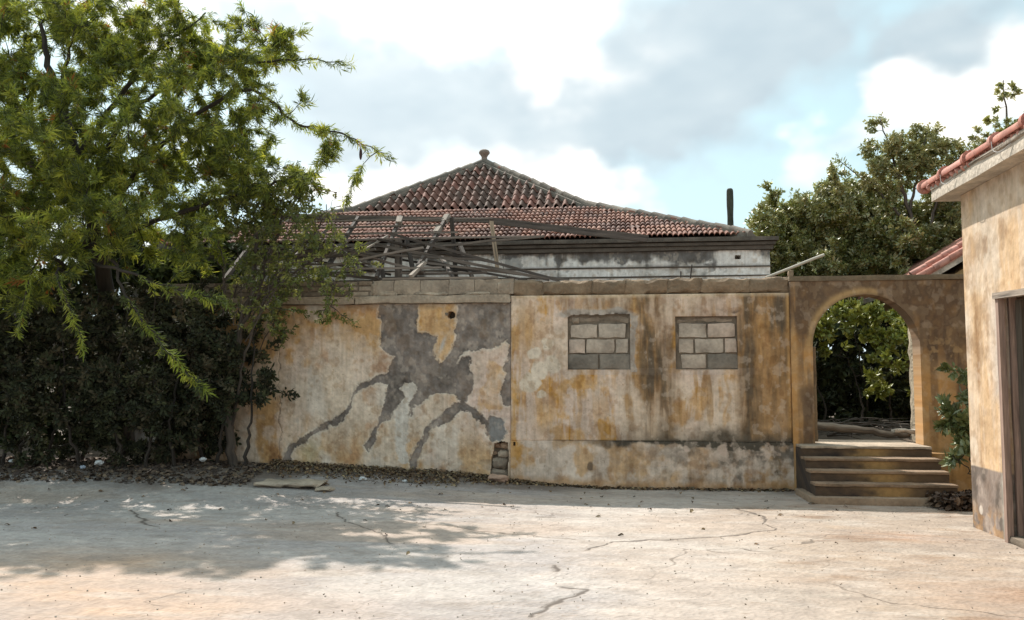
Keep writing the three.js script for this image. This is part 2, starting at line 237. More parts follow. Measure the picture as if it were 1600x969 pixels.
// ---------------------------------------------------------------- weathered wall paints
const CREAM = [0.69, 0.56, 0.42], PEACH = [0.66, 0.51, 0.41], OCHRE = [0.57, 0.345, 0.15], PALE = [0.72, 0.63, 0.52], GREYC = [0.22, 0.185, 0.158];
const CEMENT = [[-3.76,2.76],[-3.73,2.49],[-3.72,2.12],[-3.68,2.02],[-3.50,1.94],[-3.59,1.80],[-3.64,1.66],[-3.86,1.60],[-4.05,1.53],[-4.16,1.41],[-4.21,1.26],[-4.34,1.08],[-4.45,0.98],[-4.67,0.87],[-4.85,0.78],[-5.00,0.67],[-5.19,0.54],[-5.28,0.43],[-5.31,0.12],[-5.16,0.12],[-5.15,0.40],[-5.04,0.54],[-4.93,0.63],[-4.74,0.76],[-4.48,0.87],[-4.33,0.94],[-4.23,1.12],[-4.17,1.30],[-4.08,1.41],[-3.86,1.51],[-3.59,1.53],[-3.62,1.37],[-3.67,1.19],[-3.71,1.09],[-3.78,0.94],[-3.83,0.77],[-3.92,0.64],[-3.97,0.55],[-3.90,0.48],[-3.83,0.57],[-3.78,0.68],[-3.76,0.84],[-3.63,0.94],[-3.51,1.09],[-3.40,1.23],[-3.36,1.35],[-3.40,1.46],[-3.33,1.53],[-3.22,1.54],[-3.15,1.46],[-3.18,1.37],[-3.27,1.19],[-3.29,1.02],[-3.25,1.02],[-3.22,1.16],[-3.09,1.23],[-2.98,1.30],[-2.84,1.36],[-2.69,1.39],[-2.60,1.36],[-2.55,1.30],[-2.48,1.24],[-2.69,1.09],[-2.87,0.98],[-3.00,0.84],[-3.05,0.67],[-3.16,0.54],[-3.25,0.42],[-3.29,0.04],[-3.15,0.04],[-3.12,0.38],[-3.03,0.53],[-2.96,0.67],[-2.91,0.81],[-2.73,0.91],[-2.58,1.02],[-2.44,1.13],[-2.33,1.08],[-2.22,0.99],[-2.15,0.92],[-2.08,0.85],[-2.04,0.74],[-1.96,0.65],[-1.83,0.68],[-1.79,0.82],[-1.81,0.99],[-1.97,1.01],[-2.06,0.94],[-2.15,1.02],[-2.26,1.16],[-2.39,1.23],[-2.31,1.36],[-2.26,1.52],[-2.32,1.73],[-2.33,1.94],[-2.44,1.91],[-2.51,1.83],[-2.53,1.87],[-2.41,2.01],[-2.30,2.03],[-2.08,2.06],[-1.87,2.10],[-1.73,2.20],[-1.71,2.12],[-1.78,1.76],[-1.85,1.38],[-1.78,1.20],[-1.67,1.17],[-1.61,1.17],[-1.61,2.76],[-2.52,2.76],[-2.55,2.44],[-2.55,2.26],[-2.61,2.08],[-2.70,1.91],[-2.79,1.83],[-2.88,1.98],[-2.90,2.12],[-2.85,2.25],[-2.99,2.28],[-3.13,2.30],[-3.19,2.41],[-3.12,2.76]];
const FLASK = [[-3.33,1.53],[-3.22,1.54],[-3.15,1.46],[-3.18,1.37],[-3.27,1.19],[-3.29,0.98],[-3.27,0.31],[-3.45,0.31],[-3.49,0.80],[-3.51,1.02],[-3.40,1.23],[-3.36,1.35],[-3.40,1.46]];
const leftFn = (x, y, o) => {
  const n1 = fbm(x * 1.1 + 5, y * 1.1, 5), n2 = fbm(x * 3.1 + 50, y * 2.4 + 9, 5), st = fbm(x * 7 + 13, y * 1.3 + 3, 4), f = fbm(x * 22, y * 22, 3), g = vnoise(x * 60, y * 60);
  o[0] = CREAM[0]; o[1] = CREAM[1]; o[2] = CREAM[2];
  mix3(o, PEACH, sstep(0.4, 0.62, n1) * 0.7 + 0.4 * sstep(-3, -2.2, x) * sstep(2.2, 1.8, y) * sstep(0.5, 0.9, y));
  const top = sstep(1.75, 2.7, y + (n2 - 0.5) * 1.2) * 0.85, low = sstep(0.95, 0.2, y + (n1 - 0.5) * 1.0) * 0.75, far = sstep(-4.9, -5.8, x + (n2 - 0.5)) * 0.5;
  mix3(o, OCHRE, clamp(top * sstep(0.36, 0.60, st) + low * sstep(0.36, 0.62, n2) + far * sstep(0.3, 0.6, n1) + 0.8 * sstep(0.56, 0.66, n2) * sstep(0.45, 0.6, n1)));
  mix3(o, [0.42, 0.21, 0.09], 0.55 * sstep(0.62, 0.72, fbm(x * 2.6 + 91, y * 2.2 + 33, 5)));
  mix3(o, PALE, 0.7 * sstep(0.57, 0.68, fbm(x * 1.9 + 21, y * 1.5 + 63, 5)));
  mix3(o, [0.60, 0.50, 0.30], gauss(x, -4.85, 0.16) * gauss(y, 0.45, 0.2) * 0.9);
  const orl = polySD([[-3.19, 2.76], [-3.13, 2.30], [-2.85, 2.25], [-2.90, 2.0], [-2.79, 1.83], [-2.61, 2.08], [-2.55, 2.44], [-2.55, 2.76]], x, y);
  if (orl < 0.05) { mix3(o, [0.58, 0.33, 0.11], sstep(0.04, 0, orl) * 0.75); mix3(o, [0.50, 0.47, 0.42], gauss(x + (y - 2.15) * -0.35, -2.74, 0.035) * gauss(y, 2.13, 0.13)); }
  let wx = x + (fbm(x * 9 + 3, y * 9, 5) - 0.5) * 0.13 + (vnoise(x * 42, y * 42) - 0.5) * 0.022, wy = y + (fbm(x * 9 + 60, y * 9 + 20, 5) - 0.5) * 0.13 + (vnoise(x * 42 + 9, y * 42 + 5) - 0.5) * 0.022;
  o[3] = 0.72 + 0.16 * (n2 - 0.5) + 0.10 * (f - 0.5);
  const fl = polySD(FLASK, wx, wy); if (fl < 0.03) { const t = sstep(0.02, -0.02, fl) * 0.95; const c = [0.66, 0.605, 0.52]; mix3(o, c, t); }
  let d = polySD(CEMENT, wx, wy); d = Math.max(d, -fl + 0.004);
  if (d < 0.06) {
    const m = sstep(0.014, -0.014, d) * (0.86 + 0.14 * sstep(0.4, 0.55, fbm(x * 7, y * 7, 3))), mott = fbm(x * 3.2 + 8, y * 2.5 + 2, 5), dk = 0.62 + 1.15 * (mott - 0.25) + 0.4 * (f - 0.5) - 0.28 * sstep(0.03, 0.0, Math.abs(d + 0.012)) * n2;  // dk also paints a dark rim, standing in for shade at the plaster edge
    mix3(o, [0.66, 0.60, 0.50], 0.45 * sstep(0.05, 0.006, d) * (1 - m));
    const lighter = sstep(-2.6, -2.2, x) * sstep(1.9, 2.2, y) * 0.35;
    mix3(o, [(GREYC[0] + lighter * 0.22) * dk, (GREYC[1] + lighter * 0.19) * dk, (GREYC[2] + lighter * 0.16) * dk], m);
    o[3] = lerp(o[3], 0.30 + 0.25 * mott + 0.15 * f, m);
  }
  const rd = Math.hypot((wx + 2.08) / 0.13, (wy - 0.82) / 0.17); if (x > -2.2 && x < -1.7 && y < 1.05 && y > 0.6) mix3(o, [0.235, 0.225, 0.21], sstep(1.1, 0.9, Math.hypot((wx + 1.9) / 0.125, (wy - 0.83) / 0.18)));
  const crack = lineD([[-5.42, 2.6], [-5.36, 1.6], [-5.33, 0.9], [-5.36, 0.1]], wx, wy); if (crack < 0.02) { mix3(o, [0.2, 0.15, 0.1], sstep(0.012, 0.003, crack) * 0.6); o[3] -= 0.2 * sstep(0.015, 0.003, crack); }
  const mold = sstep(-2.9, -1.9, x) * sstep(0.75, 0.3, y) * sstep(0.5, 0.62, fbm(x * 6, y * 6, 4)); mix3(o, [0.17, 0.15, 0.12], mold * 0.45);
  mix3(o, [0.27, 0.17, 0.09], 0.6 * sstep(0.10, -0.05, y - (0.06 + 0.057 * (-1.67 - x)) + (n2 - 0.5) * 0.25));
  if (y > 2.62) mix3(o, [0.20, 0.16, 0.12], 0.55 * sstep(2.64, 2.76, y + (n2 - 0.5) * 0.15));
  grime(o, x, y, 3.3, d < 0.0 ? 0.85 : 1);
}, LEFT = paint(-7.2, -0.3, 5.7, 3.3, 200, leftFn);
const DISCS = [[-1.40, 1.56, 0.15], [-1.25, 1.73, 0.12], [-1.22, 1.36, 0.085], [-1.05, 1.80, 0.13], [-1.33, 1.95, 0.10], [-1.15, 2.10, 0.10]];
const rightFn = (x, y, o) => {
  const n1 = fbm(x * 1.2 + 15, y * 1.0 + 4, 5), n2 = fbm(x * 3.4 + 5, y * 2.6 + 29, 5), st = fbm(x * 6 + 3 + 0.5 * vnoise(x * 3, y * 3), y * 1.1 + 3, 5), st2 = fbm(x * 14 + 9, y * 1.7 + 8, 5), f = fbm(x * 24, y * 24, 3), g = vnoise(x * 60, y * 60), n3 = fbm(x * 5.2 + 77, y * 5.2 + 14, 5);
  const wx = x + (n3 - 0.5) * 0.16, wy = y + (n2 - 0.5) * 0.16;
  o[0] = 0.69; o[1] = 0.56; o[2] = 0.43; o[3] = 0.6 + 0.2 * (n2 - 0.5) + 0.15 * (f - 0.5);
  if (y > 0.672) {
    mix3(o, PEACH, 0.75 * sstep(0.38, 0.58, n1));
    mix3(o, OCHRE, 0.85 * sstep(0.50, 0.62, n2) * sstep(0.35, 0.5, st) + 0.5 * sstep(0.52, 0.62, st2) * sstep(0.4, 0.55, n1));
    mix3(o, [0.55, 0.32, 0.11], 0.8 * clamp(gauss(x, -1.45, 0.22) * gauss(y, 2.35, 0.42) * (0.3 + st) + 1.2 * gauss(x, -1.62, 0.05) * sstep(0.45, 0.55, st + (n3 - 0.5) * 0.4) + gauss(x, -0.72, 0.35) * gauss(y, 1.5, 0.17) * 1.5 * sstep(0.45, 0.6, n3) + gauss(x, -1.18, 0.16) * gauss(y, 1.05, 0.3) * 0.9 * (0.3 + st)));
    for (const [cx, cy, r] of DISCS) { const d = Math.hypot(wx - cx, wy - cy) / r; if (d < 1.3) mix3(o, [0.74, 0.645, 0.51], sstep(1.12, 0.85, d) * 0.95); }
    // brown water streaks below the parapet
    const s = clamp(0.95 * gauss(x, 0.47, 0.24) + 0.25 * gauss(x, 0.12, 0.10) + sstep(1.66, 1.82, x) * (1 - 0.45 * gauss(x, 2.05, 0.12)) + 0.55 * gauss(x, 0.62, 0.15) * sstep(1.9, 1.2, y) + 0.35 * gauss(x, 1.2, 0.35) * sstep(1.45, 1.7, y) * (y < 1.72 ? 0 : 1) + 0.6 * gauss(x, -0.3, 0.5) * sstep(2.58, 2.68, y));
    const st3 = fbm(x * 30 + 3, y * 3.2 + 8, 4), ss = clamp(s * (0.45 + 0.9 * sstep(0.25, 0.75, st)) * (0.6 + 0.6 * st2) * (0.75 + 0.5 * n2));
    mix3(o, [0.43, 0.235, 0.075], 0.85 * sstep(1.55, 1.85, x + (n2 - 0.5) * 0.4) * sstep(0.3, 0.6, n1 + 0.12)); mix3(o, [0.34, 0.195, 0.075], ss * 0.95); mix3(o, [0.13, 0.095, 0.06], clamp(ss * sstep(0.34, 0.66, st2 * 0.45 + st * 0.35 + st3 * 0.35 - 0.05) * 1.0));
    mix3(o, [0.36, 0.20, 0.06], 0.6 * gauss(x, 1.3, 0.35) * sstep(0.5, 0.62, st2) * sstep(1.75, 1.6, y) * sstep(0.7, 1.1, y));
    mix3(o, [0.60, 0.36, 0.14], 0.8 * gauss(x, 2.44, 0.035) + 0.6 * gauss(x, 0.19, 0.035) * sstep(2.3, 2.6, y));
    mix3(o, [0.62, 0.48, 0.32], 0.8 * sstep(2.80, 2.85, y) * (0.4 + 0.8 * n3));
    mix3(o, [0.10, 0.08, 0.055], clamp(sstep(0.98, 0.68, y + (n3 - 0.5) * 0.35) * sstep(-0.4, 1.0, x + (n2 - 0.5)) * 0.95 + sstep(0.70, 0.675, y) * 0.6 * sstep(-1.3, -0.9, x)));
    // patched cement reveal round the windows
    const fr = Math.min(Math.abs(wx - 0.16) / 0.05 + (y > 1.70 && y < 2.55 ? 0 : 9), Math.hypot((wx + 0.4) / 0.62, (wy - 2.57) / 0.10));
    mix3(o, [0.36, 0.33, 0.29], 0.85 * sstep(1.1, 0.75, fr));
    if (y > 2.52 && y < 2.66) mix3(o, [0.06, 0.05, 0.04], sstep(0.60, 0.72, n3 + 0.25 * gauss(x, 0.0, 0.15) + 0.3 * gauss(x, 1.47, 0.12)) * sstep(2.66, 2.56, y) * 0.85);
    if (y < 1.76 && y > 1.66) mix3(o, [0.55, 0.48, 0.42], 0.5 * (gauss(x, -0.35, 0.5) + gauss(x, 1.25, 0.45)));
  } else {
    mix3(o, [0.70, 0.585, 0.48], 0.9);
    mix3(o, OCHRE, 0.75 * sstep(0.50, 0.62, n2) * sstep(0.40, 0.55, n1 + 0.06) + 0.45 * gauss(x, -1.55, 0.16) * sstep(0.35, 0.6, st + 0.1));
    mix3(o, [0.65, 0.545, 0.43], 0.8 * gauss(x, -1.15, 0.22) * gauss(y, 0.3, 0.12) * sstep(0.3, 0.6, n3));
    const m = 0.82 * sstep(-0.7, 1.5, x + (n1 - 0.5) * 1.4);
    mix3(o, [0.43, 0.25, 0.10], m * 0.9 * sstep(0.40, 0.64, fbm(x * 6 + 7, y * 6 + 2, 5)));
    mix3(o, [0.085, 0.072, 0.052], clamp(m * sstep(0.40, 0.78, fbm(x * 9 + 7, y * 8 + 14, 5) + 0.17 * sstep(0.15, 0.66, y)) * 0.95 + 0.95 * sstep(0.585, 0.655, y + (n3 - 0.5) * 0.22) * sstep(-1.2, 0.3, x + (n2 - 0.5))));
    mix3(o, [0.58, 0.47, 0.38], m * 0.85 * sstep(0.52, 0.68, fbm(x * 12 + 47, y * 12 + 12, 4)));
    for (const [cx, cy, r] of [[1.47, 0.56, 0.085], [0.96, 0.57, 0.06]]) mix3(o, [0.60, 0.47, 0.38], sstep(1.15, 0.8, Math.hypot(wx - cx, (wy - cy) * 1.2) / r) * 0.9);
    mix3(o, [0.13, 0.09, 0.06], 0.85 * sstep(1.1, 0.6, Math.hypot((wx + 0.48) / 0.06, (wy - 0.32) / 0.09)));
    mix3(o, [0.50, 0.28, 0.11], 0.75 * sstep(0.16, 0.02, y + (n2 - 0.5) * 0.22));
    mix3(o, [0.15, 0.10, 0.07], 0.5 * sstep(0.05, -0.03, y + (n3 - 0.5) * 0.1));
    o[3] += 0.25 * (n3 - 0.5);
  }
  grime(o, x, y, 13.7);
}, RIGHT = paint(-1.75, -0.3, 4.4, 3.3, 230, rightFn);
const ARCH = paint(2.3, -0.3, 4.6, 3.5, 180, (x, y, o) => {
  const n1 = fbm(x * 1.2 + 45, y * 1.1 + 44, 5), n2 = fbm(x * 3.4 + 65, y * 2.8 + 9, 5), st = fbm(x * 9 + 33, y * 0.9 + 3, 5), f = fbm(x * 24, y * 24, 3), n3 = fbm(x * 9, y * 7, 4);
  o[0] = 0.47; o[1] = 0.265; o[2] = 0.10; o[3] = 0.5 + 0.3 * (n2 - 0.5) + 0.2 * (f - 0.5);
  mix3(o, [0.50, 0.34, 0.18], 0.6 * sstep(0.48, 0.62, n2));
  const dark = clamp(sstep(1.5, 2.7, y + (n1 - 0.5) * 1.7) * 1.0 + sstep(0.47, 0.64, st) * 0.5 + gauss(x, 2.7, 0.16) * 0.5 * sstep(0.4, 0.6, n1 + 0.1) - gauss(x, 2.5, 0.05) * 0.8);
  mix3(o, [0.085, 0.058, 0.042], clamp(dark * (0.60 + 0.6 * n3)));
  mix3(o, [0.24, 0.165, 0.10], 0.6 * sstep(0.5, 0.62, n3) * dark);
  mix3(o, [0.42, 0.29, 0.15], 0.6 * sstep(0.60, 0.70, fbm(x * 12 + 5, y * 12 + 8, 3)) * sstep(4.2, 4.5, x) * sstep(2.6, 1.9, y));
  mix3(o, [0.50, 0.34, 0.16], 0.7 * gauss(Math.hypot(x - 3.52, y - 2.08), 0.80, 0.05) * (y > 2.08 ? 1 : 0) * sstep(0.42, 0.6, n2));
  mix3(o, [0.27, 0.23, 0.17], 0.6 * sstep(3.02, 3.10, y));
  mix3(o, [0.45, 0.30, 0.13], 0.55 * sstep(1.0, 0.5, y) * sstep(4.2, 4.6, x));
  grime(o, x, y, 23.1, 0.55);
});
const STEPS = paint(2.2, -0.2, 2.8, 2.4, 180, (x, y, o) => {
  const n1 = fbm(x * 2.2 + 45, y * 3.1 + 4, 5), n2 = fbm(x * 5 + 65, y * 6 + 9, 5), f = fbm(x * 26, y * 26, 3);
  o[0] = 0.26; o[1] = 0.17; o[2] = 0.095; o[3] = 0.5 + 0.3 * (n2 - 0.5) + 0.2 * (f - 0.5);
  mix3(o, [0.50, 0.32, 0.12], 0.8 * gauss(x, 3.45, 0.3) * sstep(0.3, 0.6, n1 + 0.1) + 0.5 * gauss(x, 2.65, 0.15) * sstep(0.45, 0.6, n2));
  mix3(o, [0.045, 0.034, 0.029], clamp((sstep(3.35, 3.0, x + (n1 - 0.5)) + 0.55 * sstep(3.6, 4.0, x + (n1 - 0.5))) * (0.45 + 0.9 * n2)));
  const k = 0.8 + 0.4 * f; o[0] *= k; o[1] *= k; o[2] *= k;
});
const FACADE = paint(3.0, -0.2, 6.2, 4.3, 150, (z, y, o) => {
  const n1 = fbm(z * 1.3 + 5, y * 1.1 + 84, 5), n2 = fbm(z * 3.8 + 25, y * 3.0 + 9, 5), st = fbm(z * 8 + 3, y * 0.9 + 13, 5), f = fbm(z * 24, y * 24, 3), n3 = fbm(z * 8 + 3, y * 8 + 1, 4);
  o[0] = 0.62; o[1] = 0.48; o[2] = 0.32; o[3] = 0.5 + 0.3 * (n2 - 0.5) + 0.2 * (f - 0.5);
  mix3(o, [0.56, 0.365, 0.17], 0.6 * sstep(0.42, 0.62, st));
  mix3(o, [0.60, 0.52, 0.40], 0.7 * sstep(0.50, 0.66, n1));
  mix3(o, [0.30, 0.18, 0.08], 0.55 * sstep(0.56, 0.70, n2) + 0.5 * gauss(z, 3.45, 0.07) * sstep(3.0, 2.6, y) * sstep(0.4, 0.55, n2));
  mix3(o, [0.52, 0.47, 0.40], 0.8 * sstep(0.34, 0.05, Math.abs(z - 4.02)) * sstep(0.35, 0.55, n1 + 0.12) * sstep(2.55, 2.3, y));
  if (y < 0.67) { const t = sstep(0.67, 0.645, y + (n3 - 0.5) * 0.02); mix3(o, [0.23, 0.19, 0.16], t * 0.92); mix3(o, [0.10, 0.08, 0.06], t * 0.8 * sstep(0.42, 0.6, n2)); mix3(o, [0.36, 0.22, 0.10], t * 0.8 * sstep(0.35, 0.1, y) * sstep(0.45, 0.58, n3)); mix3(o, [0.55, 0.50, 0.42], t * sstep(1, 0.7, Math.hypot((z - 3.38) / 0.05, (y - 0.2) / 0.05) + (n3 - 0.5))); mix3(o, [0.48, 0.48, 0.40], t * 0.8 * gauss(z, 4.0, 0.06)); }
  mix3(o, [0.42, 0.30, 0.18], 0.5 * sstep(3.3, 3.55, y) * sstep(0.4, 0.6, n2));
  grime(o, z, y, 33.9, 0.75);
});
const HOUSE = paint(-10, 2.9, 13, 1.5, 150, (x, y, o) => {
  const n1 = fbm(x * 1.6 + 5, y * 3 + 84, 5), n2 = fbm(x * 4.2 + 25, y * 5.0 + 9, 5), st = fbm(x * 7 + 3, y * 1.2 + 13, 5), f = fbm(x * 24, y * 24, 3);
  o[0] = 0.82; o[1] = 0.76; o[2] = 0.70; o[3] = 0.5 + 0.3 * (n2 - 0.5) + 0.2 * (f - 0.5);
  mix3(o, [0.40, 0.35, 0.30], 0.5 * sstep(0.5, 0.65, n1));
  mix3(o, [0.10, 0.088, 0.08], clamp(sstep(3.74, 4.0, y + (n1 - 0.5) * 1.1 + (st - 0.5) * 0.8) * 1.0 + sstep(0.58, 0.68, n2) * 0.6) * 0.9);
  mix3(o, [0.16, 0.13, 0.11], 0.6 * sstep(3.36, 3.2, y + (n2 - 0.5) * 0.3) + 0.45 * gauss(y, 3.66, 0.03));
  grime(o, x, y, 43.9, 0.9);
});
const M = {
  left: painted(LEFT, 0.02, { color: rgb(0.94, 0.90, 0.89) }), right: painted(RIGHT, 0.014, { color: rgb(0.93, 0.88, 0.86) }), arch: painted(ARCH, 0.014, { color: rgb(1.0, 0.93, 0.86) }), steps: painted(STEPS, 0.012, { color: rgb(0.75, 0.72, 0.70) }), facade: painted(FACADE, 0.012, { color: rgb(1, 0.955, 0.97) }), house: painted(HOUSE, 0.012),
  mortar: concM(rgb(0.35, 0.295, 0.245)), mortarDark: concM(rgb(0.235, 0.20, 0.165)), ledge: concM(rgb(0.47, 0.395, 0.325), 0.018), cap: concM(rgb(0.29, 0.215, 0.15), 0.018), mould: concM(rgb(0.15, 0.13, 0.115), 0.012),
  cap2: concM(rgb(0.25, 0.185, 0.13), 0.018), core: concM(rgb(0.24, 0.20, 0.16)), white: concM(rgb(0.62, 0.58, 0.53), 0.016), slab: concM(rgb(0.50, 0.43, 0.36), 0.008), black: std({ color: rgb(0.02, 0.018, 0.015) }),
  blocks: [concM(rgb(0.56, 0.49, 0.435)), concM(rgb(0.59, 0.495, 0.44)), concM(rgb(0.53, 0.47, 0.42)), concM(rgb(0.28, 0.255, 0.23))],
  courses: [concM(rgb(0.40, 0.34, 0.285), 0.014), concM(rgb(0.33, 0.28, 0.235), 0.014), concM(rgb(0.44, 0.37, 0.305), 0.014), concM(rgb(0.27, 0.22, 0.175), 0.014)],
  stones: [concM(rgb(0.40, 0.28, 0.20), 0.02), concM(rgb(0.48, 0.40, 0.33), 0.02), concM(rgb(0.24, 0.14, 0.09), 0.02), concM(rgb(0.55, 0.38, 0.30), 0.02)],
};

// ---------------------------------------------------------------- left wall: cream plaster patched with grey cement
{
  const t = thing('patched_wall', 'long cream plaster wall with branching grey cement patches beside the thicket', 'wall');
  const hole = ring(-2.62, 2.585, 0.062, 9, 5), niche = [[-1.94, 0.62], [-1.83, 0.66], [-1.725, 0.635], [-1.722, 0.40], [-1.73, 0.10], [-2.02, 0.08], [-1.99, 0.26], [-1.98, 0.42], [-1.95, 0.52]];
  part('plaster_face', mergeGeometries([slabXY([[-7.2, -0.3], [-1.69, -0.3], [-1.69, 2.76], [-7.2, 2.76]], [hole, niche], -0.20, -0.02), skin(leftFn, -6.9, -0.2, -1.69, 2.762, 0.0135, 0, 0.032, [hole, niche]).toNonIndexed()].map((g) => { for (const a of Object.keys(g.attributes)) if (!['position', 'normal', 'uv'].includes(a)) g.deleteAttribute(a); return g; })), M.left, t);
  part('wall_core', box(-7.2, -0.3, -0.32, -1.69, 3.10, -0.202), M.core, t);
  part('mortar_ledge', mergeGeometries([roughBox(3.05, 0.13, 0.24, -5.675, 2.826, -0.075, 0.012), roughBox(2.46, 0.135, 0.25, -2.92, 2.828, -0.07, 0.014)]), M.ledge, t);
  // a row of knocked concrete blocks on the right, three thin courses on the left
  const widths = [0.33, 0.42, 0.45, 0.40, 0.42, 0.20]; let x = -3.86;
  widths.forEach((w, i) => { part('block', roughBox(w + 0.006, 0.24, 0.19, x + w / 2, 3.015 + (i % 2) * 0.006, -0.105 + 0.006 * (i % 3), 0.009, 0.07), M.courses[[0, 2, 0, 0, 2, 0][i]], t); x += w; });
  for (let r = 0; r < 3; r++) { let q = rng(30 + r), bx = -7.2; while (bx < -3.9) { const w = Math.min(0.26 + q() * 0.16, -3.87 - bx); if (w > 0.05) part('brick', roughBox(w - 0.012, 0.072, 0.19, bx + w / 2, 2.93 + r * 0.084, -0.105 + (q() - 0.5) * 0.02, 0.006, 0.08), M.courses[(q() * 4) | 0], t); bx += w; } }
  part('mortar_bed', box(-7.2, 2.87, -0.2, -1.69, 3.09, -0.035), M.mortarDark, t);
  part('mortar_smear', mergeGeometries([roughBox(0.30, 0.10, 0.04, -3.62, 2.92, -0.005, 0.018, 0.04), roughBox(0.55, 0.07, 0.04, -2.95, 2.905, -0.003, 0.016, 0.04), roughBox(0.22, 0.22, 0.05, -1.80, 3.0, -0.005, 0.022, 0.04), roughBox(0.4, 0.06, 0.04, -2.2, 2.91, -0.004, 0.016, 0.04), roughBox(0.10, 0.2, 0.03, -3.84, 3.0, -0.01, 0.018, 0.04)]), M.ledge, t);
  part('sill_batten', bar([-3.73, 3.165, -0.08], [-1.90, 3.165, -0.08], 0.05, 0.035), woodM(rgb(0.34, 0.30, 0.26)), t);
  // rubble showing in the broken foot of the wall
  [[-1.90, 0.585, 0.12, 0.08, 2], [-1.79, 0.575, 0.12, 0.10, 0], [-1.82, 0.465, 0.13, 0.10, 1], [-1.93, 0.47, 0.07, 0.06, 0], [-1.87, 0.32, 0.22, 0.16, 3], [-1.88, 0.15, 0.24, 0.15, 1]].forEach(([sx, sy, w, h, m], i) => part('stone', roughBox(w * 1.12, h * 1.1, 0.12, sx, sy, -0.085 + (i > 3 ? 0.015 : 0), 0.020, 0.04), i > 3 ? M.mortar : M.stones[m], t));
  part('rubble_fill', roughBox(0.34, 0.6, 0.1, -1.86, 0.30, -0.135, 0.02, 0.05), M.mortarDark, t);
  part('stone', roughBox(0.07, 0.06, 0.06, -2.69, 2.60, -0.005, 0.012, 0.03), M.mortar, t);
  part('stone', roughBox(0.05, 0.03, 0.05, -2.63, 2.655, -0.02, 0.008, 0.03), M.stones[0], t);
  rebase(t, -4.45, 0, 0);
}
// ---------------------------------------------------------------- right wall: two windows filled with blocks, plinth, rough parapet
{
  const t = thing('windowed_wall', 'stained ochre plaster wall with two blocked up windows left of the arch', 'wall');
  const w1 = [[-0.82, 1.74], ...jag(-0.82, 0.125, 2.575, 0.05, 0.014, 3).map((p, i, a) => (i === 0 ? [-0.82, 2.53] : p)), [0.125, 1.74]], w2 = [[0.79, 1.74], [0.79, 2.53], [1.70, 2.53], [1.70, 1.74]];
  part('plaster_face', mergeGeometries([slabXY([[-1.685, 0.66], [2.46, 0.66], [2.46, 2.87], [-1.685, 2.87]], [w1, w2], -0.075, -0.004), skin(rightFn, -1.685, 0.66, 2.46, 2.87, 0.014, 0.012, 0.02, [w1, w2]).toNonIndexed()]), M.right, t);
  part('plinth', slabXY([...jag(-1.685, 2.46, 0.668, 0.08, 0.009, 12).reverse(), [-1.685, -0.3], [2.46, -0.3]], [ [[-1.645, 0.59], [-1.61, 0.59], [-1.61, 0.65], [-1.645, 0.65]] ], -0.075, 0.055), M.right, t);
  part('wall_core', box(-1.685, -0.3, -0.32, 2.46, 2.93, -0.077), M.mortarDark, t);
  // blocks in the window openings
  const B = [[[-0.77, 2.225, -0.385, 2.415], [-0.345, 2.225, 0.05, 2.425], [-0.79, 1.995, -0.565, 2.19], [-0.53, 1.995, -0.125, 2.19], [-0.085, 1.995, 0.085, 2.19], [-0.81, 1.75, -0.365, 1.965], [-0.335, 1.75, 0.11, 1.965]],
    [[0.85, 2.225, 1.245, 2.42], [1.285, 2.225, 1.66, 2.42], [0.85, 1.995, 1.055, 2.19], [1.095, 1.995, 1.49, 2.19], [1.525, 1.995, 1.68, 2.19], [0.885, 1.755, 1.235, 1.96], [1.28, 1.75, 1.695, 1.965]]];
  const dark = [[5, 6], [6]];
  B.forEach((l, w) => l.forEach(([x0, y0, x1, y1], i) => part('block', roughBox(x1 - x0 + 0.022, y1 - y0 + 0.02, 0.10, (x0 + x1) / 2, (y0 + y1) / 2, -0.072 + ((i * 7 + w) % 3) * 0.005, 0.009, 0.05), M.blocks[dark[w].includes(i) ? 3 : (i * 5 + w * 2) % 3], t)));
  part('mortar_fill', mergeGeometries([roughBox(0.93, 0.13, 0.09, -0.345, 2.505, -0.085, 0.016, 0.05), roughBox(0.12, 0.10, 0.08, -0.70, 2.48, -0.055, 0.012, 0.04), roughBox(0.90, 0.10, 0.09, 1.245, 2.475, -0.088, 0.014, 0.05), roughBox(0.06, 0.80, 0.09, 0.82, 2.13, -0.095, 0.01), roughBox(0.05, 0.8, 0.09, 0.10, 2.15, -0.092, 0.01)]), M.mortar, t);
  part('mortar_bed', mergeGeometries([box(-0.83, 1.73, -0.09, 0.135, 2.6, -0.06 - 0.001), box(0.78, 1.73, -0.09, 1.71, 2.54, -0.06 - 0.001)]).translate(0, 0, 0.012), M.mortarDark, t);
  // parapet of rough broken concrete pieces
  let x = -1.66, q = rng(9);
  while (x < 2.44) { const w = Math.min(0.35 + q() * 0.5, 2.46 - x), h = 0.20 + q() * 0.035; if (w > 0.06) part('coping_stone', roughBox(w + 0.05, h, 0.30, x + w / 2, 2.875 + h / 2, -0.15 - q() * 0.03, 0.020, 0.05), M.cap, t); x += w; }
  rebase(t, 0.39, 0, 0);
}
